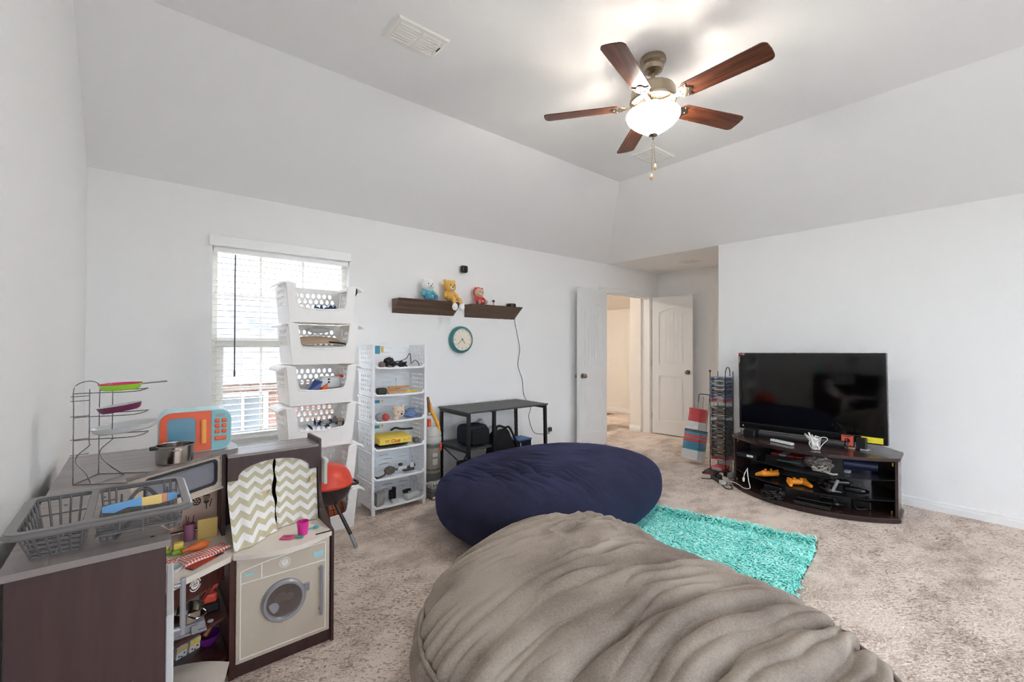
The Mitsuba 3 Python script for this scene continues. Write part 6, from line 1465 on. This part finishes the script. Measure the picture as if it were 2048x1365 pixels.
# ================================================================== bean bags
def sgnp(x, p): return np.sign(x) * np.abs(x) ** p
def bag_points(q, P, Tt):
    cx, cy, a, b, t, h_, e1, e2, k1, k3a, k3b, k2 = q
    c = sgnp(np.cos(Tt), e1); z = sgnp(np.sin(Tt), e1)
    rad = 1 + k1 * np.cos(P) + k3a * np.cos(3 * P) + k3b * np.sin(3 * P) + k2 * np.sin(2 * P)
    x = a * c * rad * sgnp(np.cos(P), e2); y = b * c * rad * sgnp(np.sin(P), e2)
    zc = h_ * .42
    Z = np.where(z > 0, zc + z * (h_ - zc), zc + z * zc * 1.15)
    return np.stack([cx + x * np.cos(t) - y * np.sin(t), cy + x * np.sin(t) + y * np.cos(t), Z], -1)
def bean_bag(q, disp, nu=640, nv=250):
    u = np.linspace(0, 2 * np.pi, nu, endpoint=False); v = np.concatenate([np.linspace(-np.pi / 2, -.2, 40), np.linspace(-.2, np.pi / 2, nv - 39)[1:]])
    U_, V_ = np.meshgrid(u, v)
    Pt = bag_points(q, U_, V_)
    m = grid_mesh(Pt, False, True)
    n = np.array(m.vertex_normals)
    c = np.array([q[0], q[1], q[5] * .45])
    flip = np.sign(((m.vertices - c) * n).sum(1)); n *= np.where(flip == 0, 1, flip)[:, None]
    if flip.mean() < 0: m.invert()
    pt = m.vertices + n * disp(np.array(m.vertices), U_.ravel(), V_.ravel())[:, None]
    rel = pt[:, :2] - RA; det = RU[0] * RV[1] - RU[1] * RV[0]
    rs, rt_2 = (rel[:, 0] * RV[1] - rel[:, 1] * RV[0]) / det, (RU[0] * rel[:, 1] - RU[1] * rel[:, 0]) / det
    edge = np.minimum(np.minimum(rs, RL - rs), np.minimum(rt_2, RW2 - rt_2))
    pt[:, 2] = np.maximum(pt[:, 2], .0015 + .042 * np.clip(edge / .10 + 1, 0, 1))    # lies on the rug where the rug is
    top = Pt.reshape(nv, nu, 3) if False else None
    # weld the pole
    k = len(v) * nu
    pt[k - nu:] = pt[k - nu:].mean(0)
    s_ = (pt[:, :2] - [1.80, 1.865]) @ np.array([.48, .877])          # the two bags press flat against each other
    push = np.minimum(.004 - s_, 0) if q[1] < 1.5 else np.maximum(.004 - s_, 0)
    if q[1] < 1.5: push = np.minimum(-.004 - s_, 0)
    pt[:, :2] += push[:, None] * np.array([.48, .877])
    m.vertices = pt
    m.merge_vertices()
    m.update_faces(m.nondegenerate_faces())
    return m
def ridge(x): return (1 - np.abs(2 * x - 1)) ** 1.6
GQ = [1.417, 1.088, .785, .712, 1.04, .476, .802, .972, .028, .113, -.061, .133]
def gray_disp(p, u, v):
    w = meshkit.fbm(p * [1.6, 1.6, 1.0], 3, 4) - .5
    ang = -.14 + .22 * w
    a = p[:, 0] * np.cos(ang) + p[:, 1] * np.sin(ang); b = -p[:, 0] * np.sin(ang) + p[:, 1] * np.cos(ang)
    z = np.zeros(len(p))
    n1 = meshkit.fbm(np.c_[a * 1.3, b * 2.6, p[:, 2] * 1.5], 3, 5); n2 = meshkit.fbm(np.c_[a * 2.2 + 4, b * 4, p[:, 2] * 2], 3, 6)
    e1_ = np.clip((meshkit.fbm(np.c_[a * 1.7 + 2, b * 3.4, p[:, 2]], 2, 21) - .36) / .22, 0, 1); e2_ = np.clip((meshkit.fbm(np.c_[a * 2.6, b * 4.5 + 7, p[:, 2]], 2, 22) - .40) / .2, 0, 1)
    r1 = .4 + e1_ * (np.abs(np.sin(np.pi * (b * 8.6 + 1.3 * n1))) ** .65 - .72)
    r2 = .4 + e2_ * (np.abs(np.sin(np.pi * (b * 17 + 2.4 * n2))) ** .7 - .68)
    r3 = meshkit.fbm(np.c_[a * 6, b * 30, p[:, 2] * 10], 2, 8) - .5
    up = np.clip((v + .15) / .5, 0, 1)
    near = np.exp(-((p[:, 0] - 1.72) ** 2 + (p[:, 1] - 1.42) ** 2) / .09)
    puck = ridge(meshkit.fbm(p * [9, 9, 6] + 3 * w[:, None], 2, 9))
    side = 1 - up
    d = up * (.044 * (r1 - .4) + .021 * (r2 - .4) + .003 * r3) + near * .052 * (puck - .55) + side * .008 * (ridge(meshkit.noise(np.c_[u * 4, p[:, 2] * 5, z], 10)) - .4)
    d -= .012 * np.exp(-((v - .30) / .035) ** 2)
    return d
SUEDE = mat('suede_taupe', rough=.85, tex=proc(lambda p, n, uv: mix(lin('#6e6259'), lin('#9a8e82'), smoothstep(.28, .72, fbm(p.x * 3.2, p.y * 5.0, p.z * 4.0, 4) * .86 + .14 * noise(p.x * 260, p.y * 260, p.z * 260)))), sheen=.7, sheen_tint=.2)
gb = thing('bean_bag', 'large taupe grey suede bean bag in the foreground', 'bean bag')
part(gb, 'cover', bean_bag(GQ, gray_disp), SUEDE, True)
us = np.linspace(0, 2 * np.pi, 160, endpoint=False)
sm = bag_points(GQ, us, np.full(160, .30))
cc_ = np.array([GQ[0], GQ[1], .25]); dn_ = sm - cc_; dn_ /= np.linalg.norm(dn_, axis=1, keepdims=True)
part(gb, 'piping', tube(sm + dn_ * .000, .0085, 8, 1, True), SUEDE, True, 'corded seam')
crumb = mikit.ply(lumpy((0, 0, 0), .006, .3, (1, 1, .5), 3, 3, 1), PLATEW, smooth=False)
NQ = [2.431, 2.435, .966, .677, .079, .482, .687, .817, .038, .028, -.028, .002]
def navy_disp(p, u, v):
    w = meshkit.fbm(p * [1.5, 1.5, 1.2], 3, 14) - .5
    o = np.array([1.75, 3.45])
    th = np.arctan2(p[:, 1] - o[1], p[:, 0] - o[0]); rr = np.hypot(p[:, 0] - o[0], p[:, 1] - o[1])
    n1 = meshkit.fbm(np.c_[th * 3, rr * 2.2, p[:, 2] * 2], 3, 15); n2 = meshkit.fbm(np.c_[th * 6, rr * 3.5, p[:, 2] * 3], 3, 16)
    e1_ = np.clip((meshkit.fbm(np.c_[th * 4 + 2, rr * 3, p[:, 2]], 2, 31) - .38) / .22, 0, 1)
    r1 = .45 + e1_ * (np.abs(np.sin(np.pi * (th * 9 + 2.6 * n1))) ** .65 - .72)
    r2 = .45 + e1_ * (np.abs(np.sin(np.pi * (th * 21 + 4 * n2))) ** .7 - .68)
    env = np.exp(-(np.hypot(p[:, 0] - 2.25, p[:, 1] - 2.42) / .55) ** 2) * np.clip((v + .1) / .5, 0, 1)
    broad = meshkit.fbm(p * 3.0, 2, 17) - .5
    d = env * (.046 * (r1 - .45) + .024 * (r2 - .45)) + .016 * broad
    return d
VELV = mat('velvet_navy', rough=.9, tex=proc(lambda p, n, uv: mix(lin('#0e1029'), lin('#1a1d3c'), smoothstep(.25, .75, fbm(p.x * 4, p.y * 4, p.z * 4, 4) * .75 + .25 * noise(p.x * 240, p.y * 240, p.z * 240)))), sheen=.45, sheen_tint=.7)
nb = thing('bean_bag', 'dark navy velvet bean bag behind the taupe one', 'bean bag')
part(nb, 'cover', bean_bag(NQ, navy_disp), VELV, True)
sm = bag_points(NQ, us, np.full(160, .05)); cc_ = np.array([NQ[0], NQ[1], .22]); dn_ = sm - cc_; dn_ /= np.linalg.norm(dn_, axis=1, keepdims=True)

# something dark at the edge of the hall, seen past the door leaf
hr = solo('hall_mat', box(6.15, 7.05, 5.35, 6.0, 0, .008, .002), mat('mat_brown', (.42, .36, .32), .95), 'flat brown mat on the hall carpet', 'mat', smooth=False)
hcz = thing('hall_chair', 'black backed chair in the hall, mostly hidden by the left door leaf', 'chair')
hx, hy = 5.50, 4.76
part(hcz, 'backrest', rbox((5.745, 4.715, .70), (.09, .30, .30), .04, 8), BLACKP, 40)
part(hcz, 'back_post', tube([(hx + .14, hy - .02, .44), (hx + .24, hy - .04, .50), (5.755, 4.715, .62)], .014, 8), DGREY, True)
part(hcz, 'seat', rbox((hx, hy, .45), (.44, .44, .08), .03, 8), BLACKP, 40)
part(hcz, 'column', cyl((hx, hy, .06), (hx, hy, .41), .025, n=14), DGREY, 40)
for q in range(5):
    a = q * 2 * math.pi / 5
    part(hcz, 'foot', cyl((hx, hy, .07), (hx + .27 * math.cos(a), hy + .27 * math.sin(a), .018), .02, .014, n=10), DGREY, 40)
